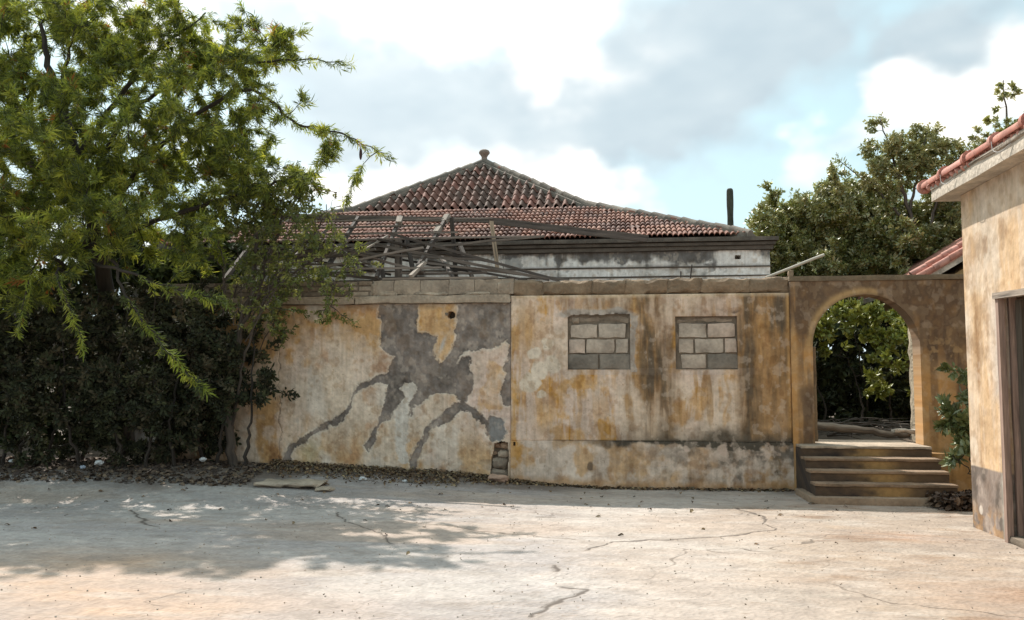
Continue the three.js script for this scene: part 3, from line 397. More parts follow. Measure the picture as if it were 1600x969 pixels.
// ---------------------------------------------------------------- archway, landing and steps
{
  const t = thing('arch_wall', 'dark mould stained wall with a round arched opening above the steps', 'gateway');
  const arc = [[4.27, 0.66]]; for (let i = 0; i <= 28; i++) { const a = i / 28 * Math.PI; arc.push([3.52 + 0.75 * Math.cos(a), 2.08 + 0.75 * Math.sin(a)]); } arc.push([2.77, 0.66]);
  const body = slabXY([[2.462, -0.1], [2.462, 3.03], [6.8, 3.03], [6.8, -0.1], [4.27, -0.1], ...arc, [2.77, -0.1]], [], -0.30, 0.05);
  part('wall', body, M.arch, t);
  part('coping', mergeGeometries([roughBox(4.36, 0.085, 0.39, 4.63, 3.072, -0.125, 0.006, 0.12)]), concM(rgb(0.21, 0.165, 0.115), 0.012), t);
  part('jamb_post', roughBox(0.07, 1.40, 0.14, 2.805, 1.375, -0.12, 0.008), concM(rgb(0.27, 0.20, 0.13)), t);
  part('coping_stub', roughBox(0.09, 0.12, 0.12, 2.50, 3.16, -0.10, 0.012, 0.04), M.cap, t);
  rebase(t, 4.6, 0, -0.12);
  const s = thing('steps', 'flight of stained concrete steps leading up to the arch', 'steps');
  const ys = [0.66, 0.52, 0.38, 0.24], zs = [0.44, 0.79, 1.09, 1.37], x0 = 2.48, x1 = 4.27;
  for (let i = 0; i < 4; i++) {
    const zb = i ? zs[i - 1] - 0.015 : -1.0, y0 = i < 3 ? ys[i + 1] - 0.004 : -0.1;
    const b = box(x0 + 0.012, -0.1, zb, x1 - 0.012, ys[i] - 0.042, zs[i] - 0.022), p = b.attributes.position, uv = b.attributes.uv; for (let k = 0; k < p.count; k++) uv.setXY(k, p.getX(k), p.getY(k) * 1.2 + p.getZ(k) * 0.6);
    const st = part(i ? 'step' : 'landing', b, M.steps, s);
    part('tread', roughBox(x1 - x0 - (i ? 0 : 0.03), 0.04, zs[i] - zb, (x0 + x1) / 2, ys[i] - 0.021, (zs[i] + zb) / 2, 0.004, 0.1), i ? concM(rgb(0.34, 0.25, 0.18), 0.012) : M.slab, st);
  }
  part('side_wall', box(x1, -0.1, 0.052, 5.2, 0.56, 0.35), M.arch, s);
  rebase(s, 3.48, 0, 1.0);
  single('base_slab', roughBox(2.0, 0.11, 1.1, 3.40, 0.022, 0.98, 0.006, 0.12), concM(rgb(0.36, 0.285, 0.22), 0.012), 'thin concrete slab lying at the foot of the steps', 'slab');
}

// ---------------------------------------------------------------- the house behind: mouldy white wall band, cornice, two-pitched hipped tile roof
const V = (x, y, z) => new THREE.Vector3(x, y, z);
function panTile(w, L, amp, rolls, seg = 10) {
  const pos = [], idx = [], uv = [];
  const prof = (t) => (rolls === 1 ? amp * Math.sin(2 * Math.PI * t) : amp * Math.pow(Math.abs(Math.sin(Math.PI * rolls * t)), 0.8));
  for (const [z, lift, drop] of [[-L / 2, 0, 0], [L / 2, 0.034, 0], [L / 2, 0.034, 0.022]]) for (let i = 0; i <= seg; i++) { const t = i / seg; pos.push((t - 0.5) * w, prof(t) + lift - drop, z); uv.push(t * w, z + drop); }
  for (let r = 0; r < 2; r++) for (let i = 0; i < seg; i++) { const a = r * (seg + 1) + i, b = a + seg + 1; idx.push(a, b, a + 1, a + 1, b, b + 1); }
  let g = new THREE.BufferGeometry(); g.setAttribute('position', new THREE.Float32BufferAttribute(pos, 3)); g.setAttribute('uv', new THREE.Float32BufferAttribute(uv, 2)); g.setIndex(idx);
  return toCreasedNormals(g, 0.9);
}
function instanced(name, geo, m, list, parent, kind = 'stuff') {
  const o = new THREE.InstancedMesh(geo, m, list.length); const mt = new THREE.Matrix4();
  list.forEach((e, i) => { o.setMatrixAt(i, e.m || mt.compose(e.p, e.q, e.s)); if (e.c) o.setColorAt(i, e.c); });
  o.name = parent ? name : numbered(name); o.castShadow = o.receiveShadow = true; if (kind) o.userData.kind = kind; (parent || scene).add(o); return o;
}
{
  const t = thing('house', 'old house behind the ruined walls with a hipped terracotta tile roof', 'house');
  const cx = -3.42, cz = -8.5;
  // white wall band below the cornice, with a small vent
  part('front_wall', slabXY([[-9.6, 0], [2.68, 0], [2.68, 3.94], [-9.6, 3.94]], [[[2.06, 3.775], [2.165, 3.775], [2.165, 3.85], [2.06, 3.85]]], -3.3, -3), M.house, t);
  part('wall', mergeGeometries([box(2.40, 0, -14, 2.679, 3.94, -3.302), box(-9.599, 0, -14, -9.3, 3.94, -3.302), box(-9.299, 0, -14, 2.399, 3.94, -13.7), box(2.0, 3.6, -3.42, 2.25, 3.93, -3.302)]), M.white, t);
  part('string_course', roughBox(12.32, 0.03, 0.035, -3.45, 3.645, -2.995, 0.006, 0.5), M.mould, t);
  part('string_course', roughBox(12.32, 0.03, 0.035, -3.45, 3.475, -2.995, 0.006, 0.5), M.mould, t);
  [[3.94, 4.02, 0.06], [4.022, 4.09, 0.10], [4.092, 4.175, 0.15]].forEach(([y0, y1, o], i) => part('cornice_band', roughBox(12.28 + 2 * o, y1 - y0, 11.0 + 2 * o, -3.46, (y0 + y1) / 2, -8.5, 0.006, 0.9), i === 2 ? concM(rgb(0.16, 0.14, 0.125), 0.012) : M.mould, t));
  // roof deck
  const ap = V(cx, 7.02, cz), br = [V(cx - 2.66, 5.38, cz + 2.5), V(cx + 2.66, 5.38, cz + 2.5), V(cx + 2.66, 5.38, cz - 2.5), V(cx - 2.66, 5.38, cz - 2.5)], ev = [V(cx - 5.75, 4.20, cz + 5.42), V(cx + 5.75, 4.20, cz + 5.42), V(cx + 5.75, 4.20, cz - 5.42), V(cx - 5.75, 4.20, cz - 5.42)];
  const pts = [ap, ...br, ...ev], ix = [];
  for (let i = 0; i < 4; i++) { const j = (i + 1) % 4; ix.push(0, 1 + i, 1 + j, 1 + i, 5 + i, 5 + j, 1 + i, 5 + j, 1 + j); } ix.push(5, 7, 6, 5, 8, 7);
  const dg = new THREE.BufferGeometry(); dg.setAttribute('position', new THREE.Float32BufferAttribute(pts.flatMap((p) => [p.x, p.y - 0.03, p.z]), 3)); dg.setAttribute('uv', new THREE.Float32BufferAttribute(pts.flatMap((p) => [p.x, p.z]), 2)); dg.setIndex(ix);
  const deck = part('roof', toCreasedNormals(dg, 0.1), clayM(rgb(0.10, 0.065, 0.05)), t);
  const gUp = panTile(0.205, 0.36, 0.058, 1), gLo = panTile(0.20, 0.33, 0.050, 2, 12);
  const mUp = [clayM(rgb(0.22, 0.115, 0.08)), clayM(rgb(0.27, 0.125, 0.085)), clayM(rgb(0.155, 0.09, 0.062)), clayM(rgb(0.34, 0.145, 0.10))], mLo = [clayM(rgb(0.30, 0.125, 0.078)), clayM(rgb(0.38, 0.165, 0.105)), clayM(rgb(0.19, 0.085, 0.058)), clayM(rgb(0.42, 0.215, 0.145))];
  let single = 0; const bulkU = [[], [], [], []], bulkL = [[], [], [], []], q = rng(77);
  function face(tl, tr, bl, brr, w, row, g, mats, bulk, front) {     // tl, tr: top edge; bl, brr: bottom edge
    const mid = (a, b) => a.clone().add(b).multiplyScalar(0.5), T = mid(tl, tr), Bm = mid(bl, brr), across = brr.clone().sub(bl).normalize(), down = Bm.clone().sub(T), len = down.length(); down.normalize();
    const nrm = down.clone().cross(across); if (nrm.y < 0) nrm.negate(); const xa = nrm.clone().cross(down).normalize();
    const hw0 = tl.distanceTo(tr) / 2, hw1 = bl.distanceTo(brr) / 2, rows = Math.floor(len / row);
    const basis = new THREE.Matrix4().makeBasis(xa, nrm, down);
    for (let r = rows - 1; r >= 0; r--) { const d = len - (rows - r - 0.5) * row, hw = lerp(hw0, hw1, d / len), n = Math.ceil(hw1 / w);
      for (let c = -n; c <= n; c++) { const u = (c + 0.5) * w; if (Math.abs(u) > hw + 0.02) continue;
        const p = T.clone().addScaledVector(down, d + (q() - 0.5) * 0.02).addScaledVector(xa, u + (q() - 0.5) * 0.01).addScaledVector(nrm, 0.02 + q() * 0.006), k = Math.min(3, (q() * q() * 4.6) | 0), kk = fbm(u * 0.9 + 4, d * 1.3 + 2, 3) > 0.56 ? (k + 2) % 4 : k;
        const m = basis.clone().multiply(new THREE.Matrix4().makeRotationFromEuler(new THREE.Euler((q() - 0.5) * 0.06, (q() - 0.5) * (q() < 0.06 ? 0.35 : 0.07), (q() - 0.5) * 0.05))).setPosition(p);
        if (front && single < 298 && p.x > -6.4 && (front === 1 ? true : p.x < 2.4)) { const o = part('roof_tile', g, mats[kk], deck); o.applyMatrix4(m); single++; } else bulk[kk].push({ m });
      } }
  }
  face(ap, ap, br[0], br[1], 0.195, 0.33, gUp, mUp, bulkU, 1);
  face(br[0], br[1], ev[0], ev[1], 0.19, 0.29, gLo, mLo, bulkL, 2);
  face(ap, ap, br[1], br[2], 0.195, 0.33, gUp, mUp, bulkU, 0); face(br[1], br[2], ev[1], ev[2], 0.19, 0.29, gLo, mLo, bulkL, 0);
  face(ap, ap, br[3], br[0], 0.195, 0.33, gUp, mUp, bulkU, 0); face(br[3], br[0], ev[3], ev[0], 0.19, 0.29, gLo, mLo, bulkL, 0);
  for (let k = 0; k < 4; k++) { instanced('roof_tiles', gUp, mUp[k], bulkU[k], deck); instanced('roof_tiles', gLo, mLo[k], bulkL[k], deck); }
  // hip caps: half-round tiles bedded in grey mortar
  const capM = [concM(rgb(0.20, 0.18, 0.16), 0.01), concM(rgb(0.27, 0.245, 0.22), 0.01), concM(rgb(0.15, 0.135, 0.12), 0.01)];
  function hip(a, b) { const L = a.distanceTo(b), n = Math.round(L / 0.42); for (let i = 0; i < n; i++) { const p = a.clone().lerp(b, i / n), r = a.clone().lerp(b, (i + 1.08) / n); part('hip_cap', bar([p.x, p.y + 0.045, p.z], [r.x, r.y + 0.035, r.z], 0.22, 0.22, 8, 0.86, 0.008), capM[(q() * 3) | 0], deck); } }
  for (const i of [0, 1]) { hip(ap, br[i]); hip(br[i], ev[i]); }
  part('hip_mortar', mergeGeometries([0, 1].flatMap((i) => [bar(br[i].toArray(), ev[i].toArray(), 0.34, 0.10, 4, 1, 0.012), bar(ap.toArray(), br[i].toArray(), 0.32, 0.10, 4, 1, 0.012)])), concM(rgb(0.24, 0.225, 0.205), 0.014), deck);
  const fin = new THREE.LatheGeometry([[0, 0], [0.13, 0], [0.10, 0.05], [0.075, 0.09], [0.07, 0.14], [0.10, 0.19], [0.135, 0.23], [0.14, 0.27], [0.115, 0.31], [0.06, 0.335], [0, 0.34]].map((p) => new THREE.Vector2(p[0], p[1])), 18); fin.translate(cx, 7.06, cz);
  part('finial', fin, concM(rgb(0.30, 0.25, 0.225), 0.01), t);
  rebase(t, -3.42, 0, -8.5);
}
// ---------------------------------------------------------------- what is left of the lean-to roof
{
  const W1 = woodM(rgb(0.24, 0.215, 0.195)), W2 = woodM(rgb(0.34, 0.305, 0.28)), W3 = woodM(rgb(0.085, 0.07, 0.06)), W4 = woodM(rgb(0.50, 0.46, 0.41)), W5 = woodM(rgb(0.16, 0.14, 0.128)), W6 = woodM(rgb(0.50, 0.40, 0.29));
  const t = thing('roof_frame', 'bare grey rafters and battens of the collapsed roof above the patched wall', 'roof frame');
  const raf = (x0, x1) => [[x0, 4.47, -1.8], [x1, 3.19, -0.1]];
  for (const [a, b, m] of [[-3.89, -3.84, W5], [-3.04, -3.26, W5], [-4.66, -4.76, W5], [-5.49, -5.56, W5], [-6.3, -6.36, W5]]) part('rafter', bar(...raf(a, b), 0.05, 0.075), m, t);
  for (const [x0, x1, z, y0, y1] of [[-5.9, -2.21, -1.65, 4.40, 4.385], [-5.7, -3.06, -1.40, 4.235, 4.235], [-5.9, -2.74, -1.2, 4.09, 4.075], [-5.8, -1.37, -1.0, 3.945, 3.945], [-5.9, -4.5, -0.6, 3.65, 3.64], [-6.0, -3.87, -0.35, 3.46, 3.45], [-6.0, -2.81, -0.2, 3.35, 3.35]]) part('batten', bar([x0, y0, z], [x1, y1, z], 0.04, 0.03), x1 > -3 ? W2 : W1, t);
  for (const [a, b, m] of [[[-5.2, 3.42, -0.3], [-4.1, 3.95, -1.1], W1], [[-4.9, 3.9, -1.0], [-3.9, 3.30, -0.2], W5], [[-5.6, 3.3, -0.2], [-5.1, 4.2, -1.4], W1], ...Array.from({ length: 20 }, (_, i) => { const r = rng(700 + i), x = -5.4 + r() * 2.6, z = -0.25 - r() * 1.2, y = 3.22 + r() * 0.75, l = 0.7 + r() * 1.3, up = (r() - 0.62) * 0.5; return [[x, y, z], [x + l, Math.max(3.2, y + up * l), z + (r() - 0.4) * 0.5], [W1, W5, W2, W3][(r() * 4) | 0]]; }), [[-3.5, 3.28, -0.3], [-2.2, 3.34, -0.9], W1]]) part('brace', bar(a, b, 0.045, 0.035, 4, 1, 0.012), m, t);
  part('ridge_beam', bar([-6.4, 4.55, -1.84], [-2.15, 4.37, -1.84], 0.08, 0.08), W1, t);
  part('post', bar([-3.72, 3.93, -1.0], [-3.68, 2.4, -0.95], 0.11, 0.08), W2, t);
  part('post', bar([-3.55, 3.9, -0.9], [-3.22, 3.0, -0.28], 0.065, 0.06), W3, t);
  part('post', bar([-2.91, 4.38, -1.5], [-2.82, 3.3, -1.5], 0.066), W3, t);
  part('post', bar([-3.88, 3.54, -0.5], [-3.73, 3.06, -0.18], 0.062), W3, t);
  part('brace', bar([-3.10, 3.71, -1.6], [-2.62, 3.1, -0.45], 0.054), W1, t); part('brace', bar([-2.80, 3.96, -1.7], [-2.40, 3.15, -0.95], 0.055), W1, t);
  part('rafter_foot', bar([-3.12, 3.46, -0.35], [-3.27, 3.20, -0.05], 0.07, 0.05), W4, t);
  part('rafter_block', bar([-3.02, 4.46, -1.74], [-3.06, 4.33, -1.62], 0.10, 0.09), W4, t); part('rafter_block', bar([-3.10, 4.20, -1.4], [-3.13, 4.08, -1.25], 0.09, 0.08), W4, t); part('rafter_block', bar([-3.87, 4.43, -1.7], [-3.86, 4.31, -1.55], 0.10, 0.08), W4, t);
  rebase(t, -3.9, 3.1, -1);
  const loose = (n, a, b, w, h, m, label, sides = 4) => { const o = single(n, bar(a, b, w, h, sides), m, label, n === 'metal_rod' || n === 'pipe' ? n.replace('_', ' ') : n.includes('pole') ? 'pole' : n === 'wire' ? 'wire' : 'beam'); return o; };
  loose('fallen_beam', [-2.28, 4.36, -1.75], [0.44, 3.90, -1.20], 0.07, 0.115, W5, 'long dark grey beam sloping down to the right across the tile roof');
  loose('plank', [-2.21, 4.30, -1.5], [-2.06, 3.40, -1.2], 0.065, 0.03, W6, 'upright tan plank leaning below the long fallen beam');
  loose('pole', [-3.89, 4.04, -0.9], [-0.95, 3.105, -0.1], 0.045, 0.045, W5, 'highest of the three thin poles sloping down onto the wall top');
  loose('pole', [-4.0, 3.80, -0.6], [-1.10, 3.115, -0.03], 0.045, 0.045, W1, 'middle one of the three thin poles sloping down onto the wall top');
  loose('pole', [-3.20, 3.47, -0.4], [-0.80, 3.12, -0.16], 0.038, 0.038, W1, 'lowest and shortest of the three thin poles sloping onto the wall top');
  loose('short_plank', [-4.36, 3.64, -0.66], [-3.95, 4.03, -1.16], 0.055, 0.03, W4, 'short pale plank slanting across the rafters at the left');
  loose('wire', [-2.01, 3.62, -1.0], [-1.70, 3.06, -0.02], 0.012, 0.012, W3, 'thin dark wire bent down over the wall joint', 6);
  loose('metal_rod', [0.90, 3.23, -0.15], [0.89, 3.0, -0.15], 0.022, 0.022, W3, 'short rusty rod sticking out of the wall top, left one of two', 6);
  loose('metal_rod', [1.065, 3.33, -0.15], [1.03, 3.0, -0.15], 0.022, 0.022, W3, 'taller rusty rod leaning out of the wall top, right one of two', 6);
  loose('pipe', [2.15, 3.11, -0.14], [3.04, 3.47, -0.30], 0.042, 0.042, std({ color: rgb(0.42, 0.37, 0.30), roughness: 0.7 }), 'pale bare pipe slanting up over the top of the arch wall', 8);
}
// ---------------------------------------------------------------- column cactus far behind the roof
{
  const pos = [], idx = [], N = 33, uv = [], rows = 46, H = 6.98;
  for (let j = 0; j <= rows; j++) for (let i = 0; i <= N; i++) { const y = Math.min(H, H * j / (rows - 4)), top = j > rows - 4 ? Math.sqrt(Math.max(0, 1 - ((j - rows + 4) / 4) ** 2)) : 1; const a = i / N * 2 * Math.PI, yy = j > rows - 4 ? H - 0.1 + 0.1 * Math.sin((j - rows + 4) / 4 * Math.PI / 2) : Math.min(y, H - 0.1); const r = top * (0.085 + 0.012 * Math.cos(a * 11)) * (1 - 0.14 * Math.exp(-(((yy - 6.2) / 0.25) ** 2))) * (0.9 + 0.2 * vnoise(yy * 1.4, 2)); pos.push(r * Math.cos(a), yy, r * Math.sin(a)); uv.push(i / N, yy); }
  for (let j = 0; j < rows; j++) for (let i = 0; i < N; i++) { const a = j * (N + 1) + i, b = a + N + 1; idx.push(a, b, a + 1, a + 1, b, b + 1); }
  const g = new THREE.BufferGeometry(); g.setAttribute('position', new THREE.Float32BufferAttribute(pos, 3)); g.setAttribute('uv', new THREE.Float32BufferAttribute(uv, 2)); g.setIndex(idx); g.computeVertexNormals();
  const o = single('cactus', g, std({ color: rgb(0.085, 0.085, 0.06), roughness: 0.8, map: G_CONC.map }), 'tall single column cactus standing behind the roof end', 'cactus'); o.position.set(3.07, 0.0, -12);
}
// ---------------------------------------------------------------- annexe at the right edge: lit plaster, tiled eave, doorway
{
  const t = thing('annex_building', 'sunlit ochre plaster building with salmon tile eave and open doorway at the right', 'building');
  const X = 3.78;
  // facade lies in the z-y plane and faces -x
  const f = slabXY([[3.15, -0.1], [3.15, 3.645], [8.8, 3.645], [8.8, -0.1], [5.25, -0.1], [5.25, 2.44], [4.08, 2.44], [4.08, -0.1]], [], -0.26, 0);
  f.rotateY(-Math.PI / 2); part('facade', f, M.facade, t).position.set(X, 0, 0);
  part('wall', mergeGeometries([box(X + 0.262, -0.1, 3.15, 9.5, 3.645, 3.4), box(X + 0.262, -0.1, 8.55, 9.5, 3.645, 8.8), box(9.25, -0.1, 3.402, 9.5, 3.645, 8.548)]), concM(rgb(0.46, 0.36, 0.24)), t);
  part('room_floor', box(X + 0.1, -0.05, 3.41, 9.24, 0.012, 8.54), M.slab, t);
  part('room_ceiling', box(X + 0.262, 3.40, 3.402, 9.24, 3.5, 8.54), M.white, t);
  part('partition', box(X + 0.9, 0.0, 3.41, X + 1.0, 3.39, 8.5), concM(rgb(0.36, 0.27, 0.19)), t);
  const frameM = woodM(rgb(0.50, 0.38, 0.33)), paleM = woodM(rgb(0.52, 0.47, 0.41)), doorM = woodM(rgb(0.14, 0.125, 0.10));
  part('door_frame', mergeGeometries([bar([X - 0.012, -0.02, 4.11], [X - 0.012, 2.44, 4.11], 0.06, 0.07), bar([X + 0.10, -0.02, 4.12], [X + 0.10, 2.42, 4.12], 0.07, 0.05)]), frameM, t);
  part('lintel', bar([X - 0.02, 2.43, 4.06], [X - 0.02, 2.40, 5.3], 0.09, 0.06), paleM, t);
  const leaf = part('door_leaf', mergeGeometries([bar([X + 0.16, 0.03, 4.22], [X + 0.16, 2.38, 4.22], 0.10, 0.13)]), doorM, t);
  for (let i = 0; i < 4; i++) part('board', bar([X + 0.22 + i * 0.02, 0.03, 4.32 + i * 0.135], [X + 0.22 + i * 0.02, 2.37, 4.32 + i * 0.135], 0.035, 0.128), woodM([rgb(0.17, 0.155, 0.12), rgb(0.12, 0.11, 0.085), rgb(0.20, 0.17, 0.135), rgb(0.13, 0.12, 0.095)][i]), leaf);
  part('moulding', mergeGeometries([bar([X + 0.14, 0.9, 4.185], [X + 0.13, 2.1, 4.175], 0.03, 0.03), bar([X + 0.14, 0.05, 4.27], [X + 0.14, 1.5, 4.27], 0.025, 0.03)]), paleM, leaf);
  part('threshold', roughBox(0.32, 0.07, 1.16, X + 0.13, 0.03, 4.665, 0.006), M.mortarDark, t);
  // eave: concrete slab, mortar, tile undersides, salmon roll with collars
  const g0 = roughBox(5.9, 0.15, 6.3, X + 2.75, 3.722, 5.95, 0.005, 0.45); part('eave_slab', g0, M.white, t);
  part('eave_mortar', mergeGeometries([roughBox(0.14, 0.06, 6.2, X - 0.145, 3.80, 5.93, 0.014, 0.12)]), concM(rgb(0.44, 0.40, 0.36), 0.02), t);
  const salmon = [clayM(rgb(0.60, 0.26, 0.19)), clayM(rgb(0.66, 0.32, 0.25)), clayM(rgb(0.54, 0.22, 0.16))], q = rng(4);
  const roll = (z0, z1) => bar([X - 0.16, 3.885, z0], [X - 0.16, 3.885, z1], 0.125, 0.125, 12, 0.9, 0.003), collar = new THREE.CylinderGeometry(0.085, 0.08, 0.075, 14).rotateX(Math.PI / 2), knob = new THREE.SphereGeometry(0.042, 9, 7).scale(1, 0.85, 0.9);
  for (let i = 0; i < 9; i++) { const z = 2.42 + i * 0.70; part('ridge_tile', roll(z, z + 0.71), salmon[i % 3], t); part('tile_collar', collar, salmon[(i + 1) % 3], t).position.set(X - 0.16, 3.895, z + 0.04); }
  for (let i = 0; i < 40; i++) { const o = part('tile_end', knob, salmon[(q() * 3) | 0], t); o.position.set(X - 0.185 + (q() - 0.5) * 0.02, 3.82 + (q() - 0.5) * 0.014, 2.62 + i * 0.15 + (q() - 0.5) * 0.02); o.scale.setScalar(0.8 + 0.5 * q()); }
  for (const z of [3.24, 4.64]) { const c = new THREE.CatmullRomCurve3([V(X - 0.24, 3.87, z), V(X - 0.25, 3.77, z + 0.06), V(X - 0.24, 3.725, z + 0.2), V(X - 0.21, 3.76, z + 0.36)]); part('wire_loop', new THREE.TubeGeometry(c, 14, 0.004, 6), std({ color: rgb(0.30, 0.28, 0.26), roughness: 0.6 }), t); }
  const rf = new THREE.BufferGeometry(); rf.setAttribute('position', new THREE.Float32BufferAttribute([X - 0.24, 3.84, 2.55, X - 0.24, 3.84, 9.0, X + 3, 5.0, 9.0, X + 3, 5.0, 2.55, X + 6.0, 3.84, 2.55, X + 6.0, 3.84, 9.0], 3)); rf.setAttribute('uv', new THREE.Float32BufferAttribute([0, 0, 6, 0, 6, 3, 0, 3, 0, 6, 6, 6], 2)); rf.setIndex([0, 1, 2, 0, 2, 3, 3, 2, 5, 3, 5, 4]);
  part('roof', toCreasedNormals(rf, 0.1), salmon[0], t);
  const gb = slabXY([[X + 0.1, 3.80], [X + 5.7, 3.80], [X + 3, 4.85]], [], 3.2, 3.3); part('gable', gb, concM(rgb(0.46, 0.36, 0.24)), t);
  rebase(t, X, 0, 3.15);
}
// ---------------------------------------------------------------- small outbuilding behind the arch wall
{
  const t = thing('outbuilding', 'small plaster building behind the arch wall with a salmon roof edge', 'building');
  part('wall', slabXY([[5.75, 0], [11.2, 0], [11.2, 3.5], [8.47, 5.2], [5.75, 3.5]], [], -9, -4.1), concM(rgb(0.50, 0.36, 0.18)), t);
  const sal = [clayM(rgb(0.58, 0.25, 0.18)), clayM(rgb(0.64, 0.31, 0.24))];
  for (const s of [-1, 1]) { const e = [8.47 + s * 3.15, 3.56], r = [8.47, 5.46]; part('roof_slab', bar([e[0], e[1] - 0.09, -6.55], [r[0], r[1] - 0.09, -6.55], 5.2, 0.10, 4, 1, 0), M.white, t); part('roof', bar([e[0], e[1], -6.5], [r[0], r[1], -6.5], 5.2, 0.06, 4, 1, 0), sal[0], t); }
  const n = 11; for (let i = 0; i < n; i++) { const a = i / n, b = (i + 1.1) / n, p = (k) => [5.30 + k * 3.17, 3.60 + k * 1.9, -3.92]; part('verge_tile', bar(p(a), p(b), 0.13, 0.13, 10, 0.85, 0.003), sal[i % 2], t); }
  for (let i = 0; i < n; i++) { const a = i / n, b = (i + 1.1) / n, p = (k) => [5.26 + k * 3.17, 3.66 + k * 1.9, -4.15]; part('roof_tile', bar(p(a), p(b), 0.16, 0.16, 8, 0.85, 0.003), sal[(i + 1) % 2], t); }
  rebase(t, 8.47, 0, -6.5); t.position.x += 0.22; t.position.y -= 0.10;
}

// ---------------------------------------------------------------- foliage
function spray(kind, seed) {
  const q = rng(seed), pos = [], idx = [];
  const blade = (o, d, len, w, droop, fold) => {     // a narrow, slightly folded and drooping blade of 3 cross-sections
    d = d.clone().normalize(); let s = new THREE.Vector3().crossVectors(d, V(0, 1, 0)); if (s.lengthSq() < 1e-3) s.set(1, 0, 0); s.normalize().applyAxisAngle(d, (q() - 0.5) * 1.6); const n = new THREE.Vector3().crossVectors(s, d), b = pos.length / 3;
    const at = (t, k, up) => { const p = o.clone().addScaledVector(d, len * t).addScaledVector(s, k).addScaledVector(n, up); p.y -= droop * len * t * t; pos.push(p.x, p.y, p.z); };
    at(0, 0, 0); at(0.4, -w / 2, fold * w); at(0.45, 0, 0); at(0.4, w / 2, fold * w); at(0.75, -w * 0.36, fold * w * 0.7); at(0.78, 0, 0); at(0.75, w * 0.36, fold * w * 0.7); at(1, 0, 0);
    idx.push(b, b + 2, b + 1, b, b + 3, b + 2, b + 1, b + 2, b + 5, b + 1, b + 5, b + 4, b + 2, b + 3, b + 6, b + 2, b + 6, b + 5, b + 4, b + 5, b + 7, b + 5, b + 6, b + 7);
  };
  if (kind === 'feather') { const n = 12 + (q() * 5 | 0); for (let i = 0; i < n; i++) { const a = q() * 6.283, e = 0.35 + q() * 0.8; blade(V((q() - 0.5) * 0.03, (q() - 0.5) * 0.03, (i / n) * 0.20), V(Math.cos(a) * Math.sin(e), Math.sin(a) * Math.sin(e), Math.cos(e)), 0.07 + q() * 0.075, 0.011 + q() * 0.008, 0.15 + q() * 0.5, 0.25); } }
  else if (kind === 'small') { const n = 9; for (let i = 0; i < n; i++) { const a = q() * 6.283, e = 0.5 + q() * 0.9; blade(V((q() - 0.5) * 0.05, (q() - 0.5) * 0.05, (i / n) * 0.16), V(Math.cos(a) * Math.sin(e), Math.sin(a) * Math.sin(e), Math.cos(e)), 0.05 + q() * 0.04, 0.022 + q() * 0.014, 0.2, 0.2); } }
  else { const n = 6 + (q() * 3 | 0); for (let i = 0; i < n; i++) { const a = i * 2.4 + q(), e = 0.6 + q() * 0.7; blade(V(0, 0, (i / n) * 0.10), V(Math.cos(a) * Math.sin(e), Math.sin(a) * Math.sin(e), Math.cos(e)), 0.075 + q() * 0.05, 0.042 + q() * 0.02, 0.1 + q() * 0.3, 0.18); } }
  const g = new THREE.BufferGeometry(); g.setAttribute('position', new THREE.Float32BufferAttribute(pos, 3)); g.setIndex(idx); g.computeVertexNormals(); return g;
}
const SPRAYS = { feather: [1, 2, 3, 4].map((s) => spray('feather', s)), small: [5, 6, 7].map((s) => spray('small', s)), broad: [8, 9, 10, 11].map((s) => spray('broad', s)) };
const leafM = (tr = 0.42, spec = 0.5, rough = 0.9) => new THREE.MeshPhysicalMaterial({ color: rgb(1, 1, 1), roughness: rough, transmission: tr, thickness: 0, side: THREE.DoubleSide, specularIntensity: spec });
const BARK = std({ color: rgb(0.085, 0.065, 0.05), map: G_WOOD.map, bumpMap: G_WOOD.bump, bumpScale: 0.012 }), BARKP = std({ color: rgb(0.20, 0.165, 0.135), map: G_WOOD.map, bumpMap: G_WOOD.bump, bumpScale: 0.01 });
class Tubes {
  constructor() { this.p = []; this.u = []; this.i = []; }
  add(pts, r0, r1, sides = 5) {
    const n = pts.length, b = this.p.length / 3, t = V(0, 0, 0), x = V(0, 0, 0), y = V(0, 0, 0); let len = 0;
    for (let k = 0; k < n; k++) {
      t.copy(pts[Math.min(n - 1, k + 1)]).sub(pts[Math.max(0, k - 1)]).normalize(); x.set(0.31, 0.1, 0.94).cross(t).normalize(); y.copy(t).cross(x);
      if (k) len += pts[k].distanceTo(pts[k - 1]); const r = lerp(r0, r1, k / (n - 1));
      for (let s = 0; s <= sides; s++) { const a = s / sides * 6.2832, rr = r * (1 + (sides > 5 ? 0.16 * (vnoise(a * 1.6 + 3, len * 3) - 0.5) * 2 : 0)); this.p.push(pts[k].x + (x.x * Math.cos(a) + y.x * Math.sin(a)) * rr, pts[k].y + (x.y * Math.cos(a) + y.y * Math.sin(a)) * rr, pts[k].z + (x.z * Math.cos(a) + y.z * Math.sin(a)) * rr); this.u.push(len, s / sides * 0.4); }
      if (k) for (let s = 0; s < sides; s++) { const a = b + (k - 1) * (sides + 1) + s, c = a + sides + 1; this.i.push(a, c, a + 1, a + 1, c, c + 1); }
    }
  }
  geo() { const g = new THREE.BufferGeometry(); g.setAttribute('position', new THREE.Float32BufferAttribute(this.p, 3)); g.setAttribute('uv', new THREE.Float32BufferAttribute(this.u, 2)); g.setIndex(this.i); g.computeVertexNormals(); return g; }
}
const smoothPath = (pts, wob, q, n) => { const c = new THREE.CatmullRomCurve3(pts.map((p) => (p.isVector3 ? p : V(...p)))); const o = c.getPoints(n); for (let i = 1; i < o.length - 1; i++) { o[i].x += (q() - 0.5) * wob; o[i].y += (q() - 0.5) * wob; o[i].z += (q() - 0.5) * wob; } return o; };
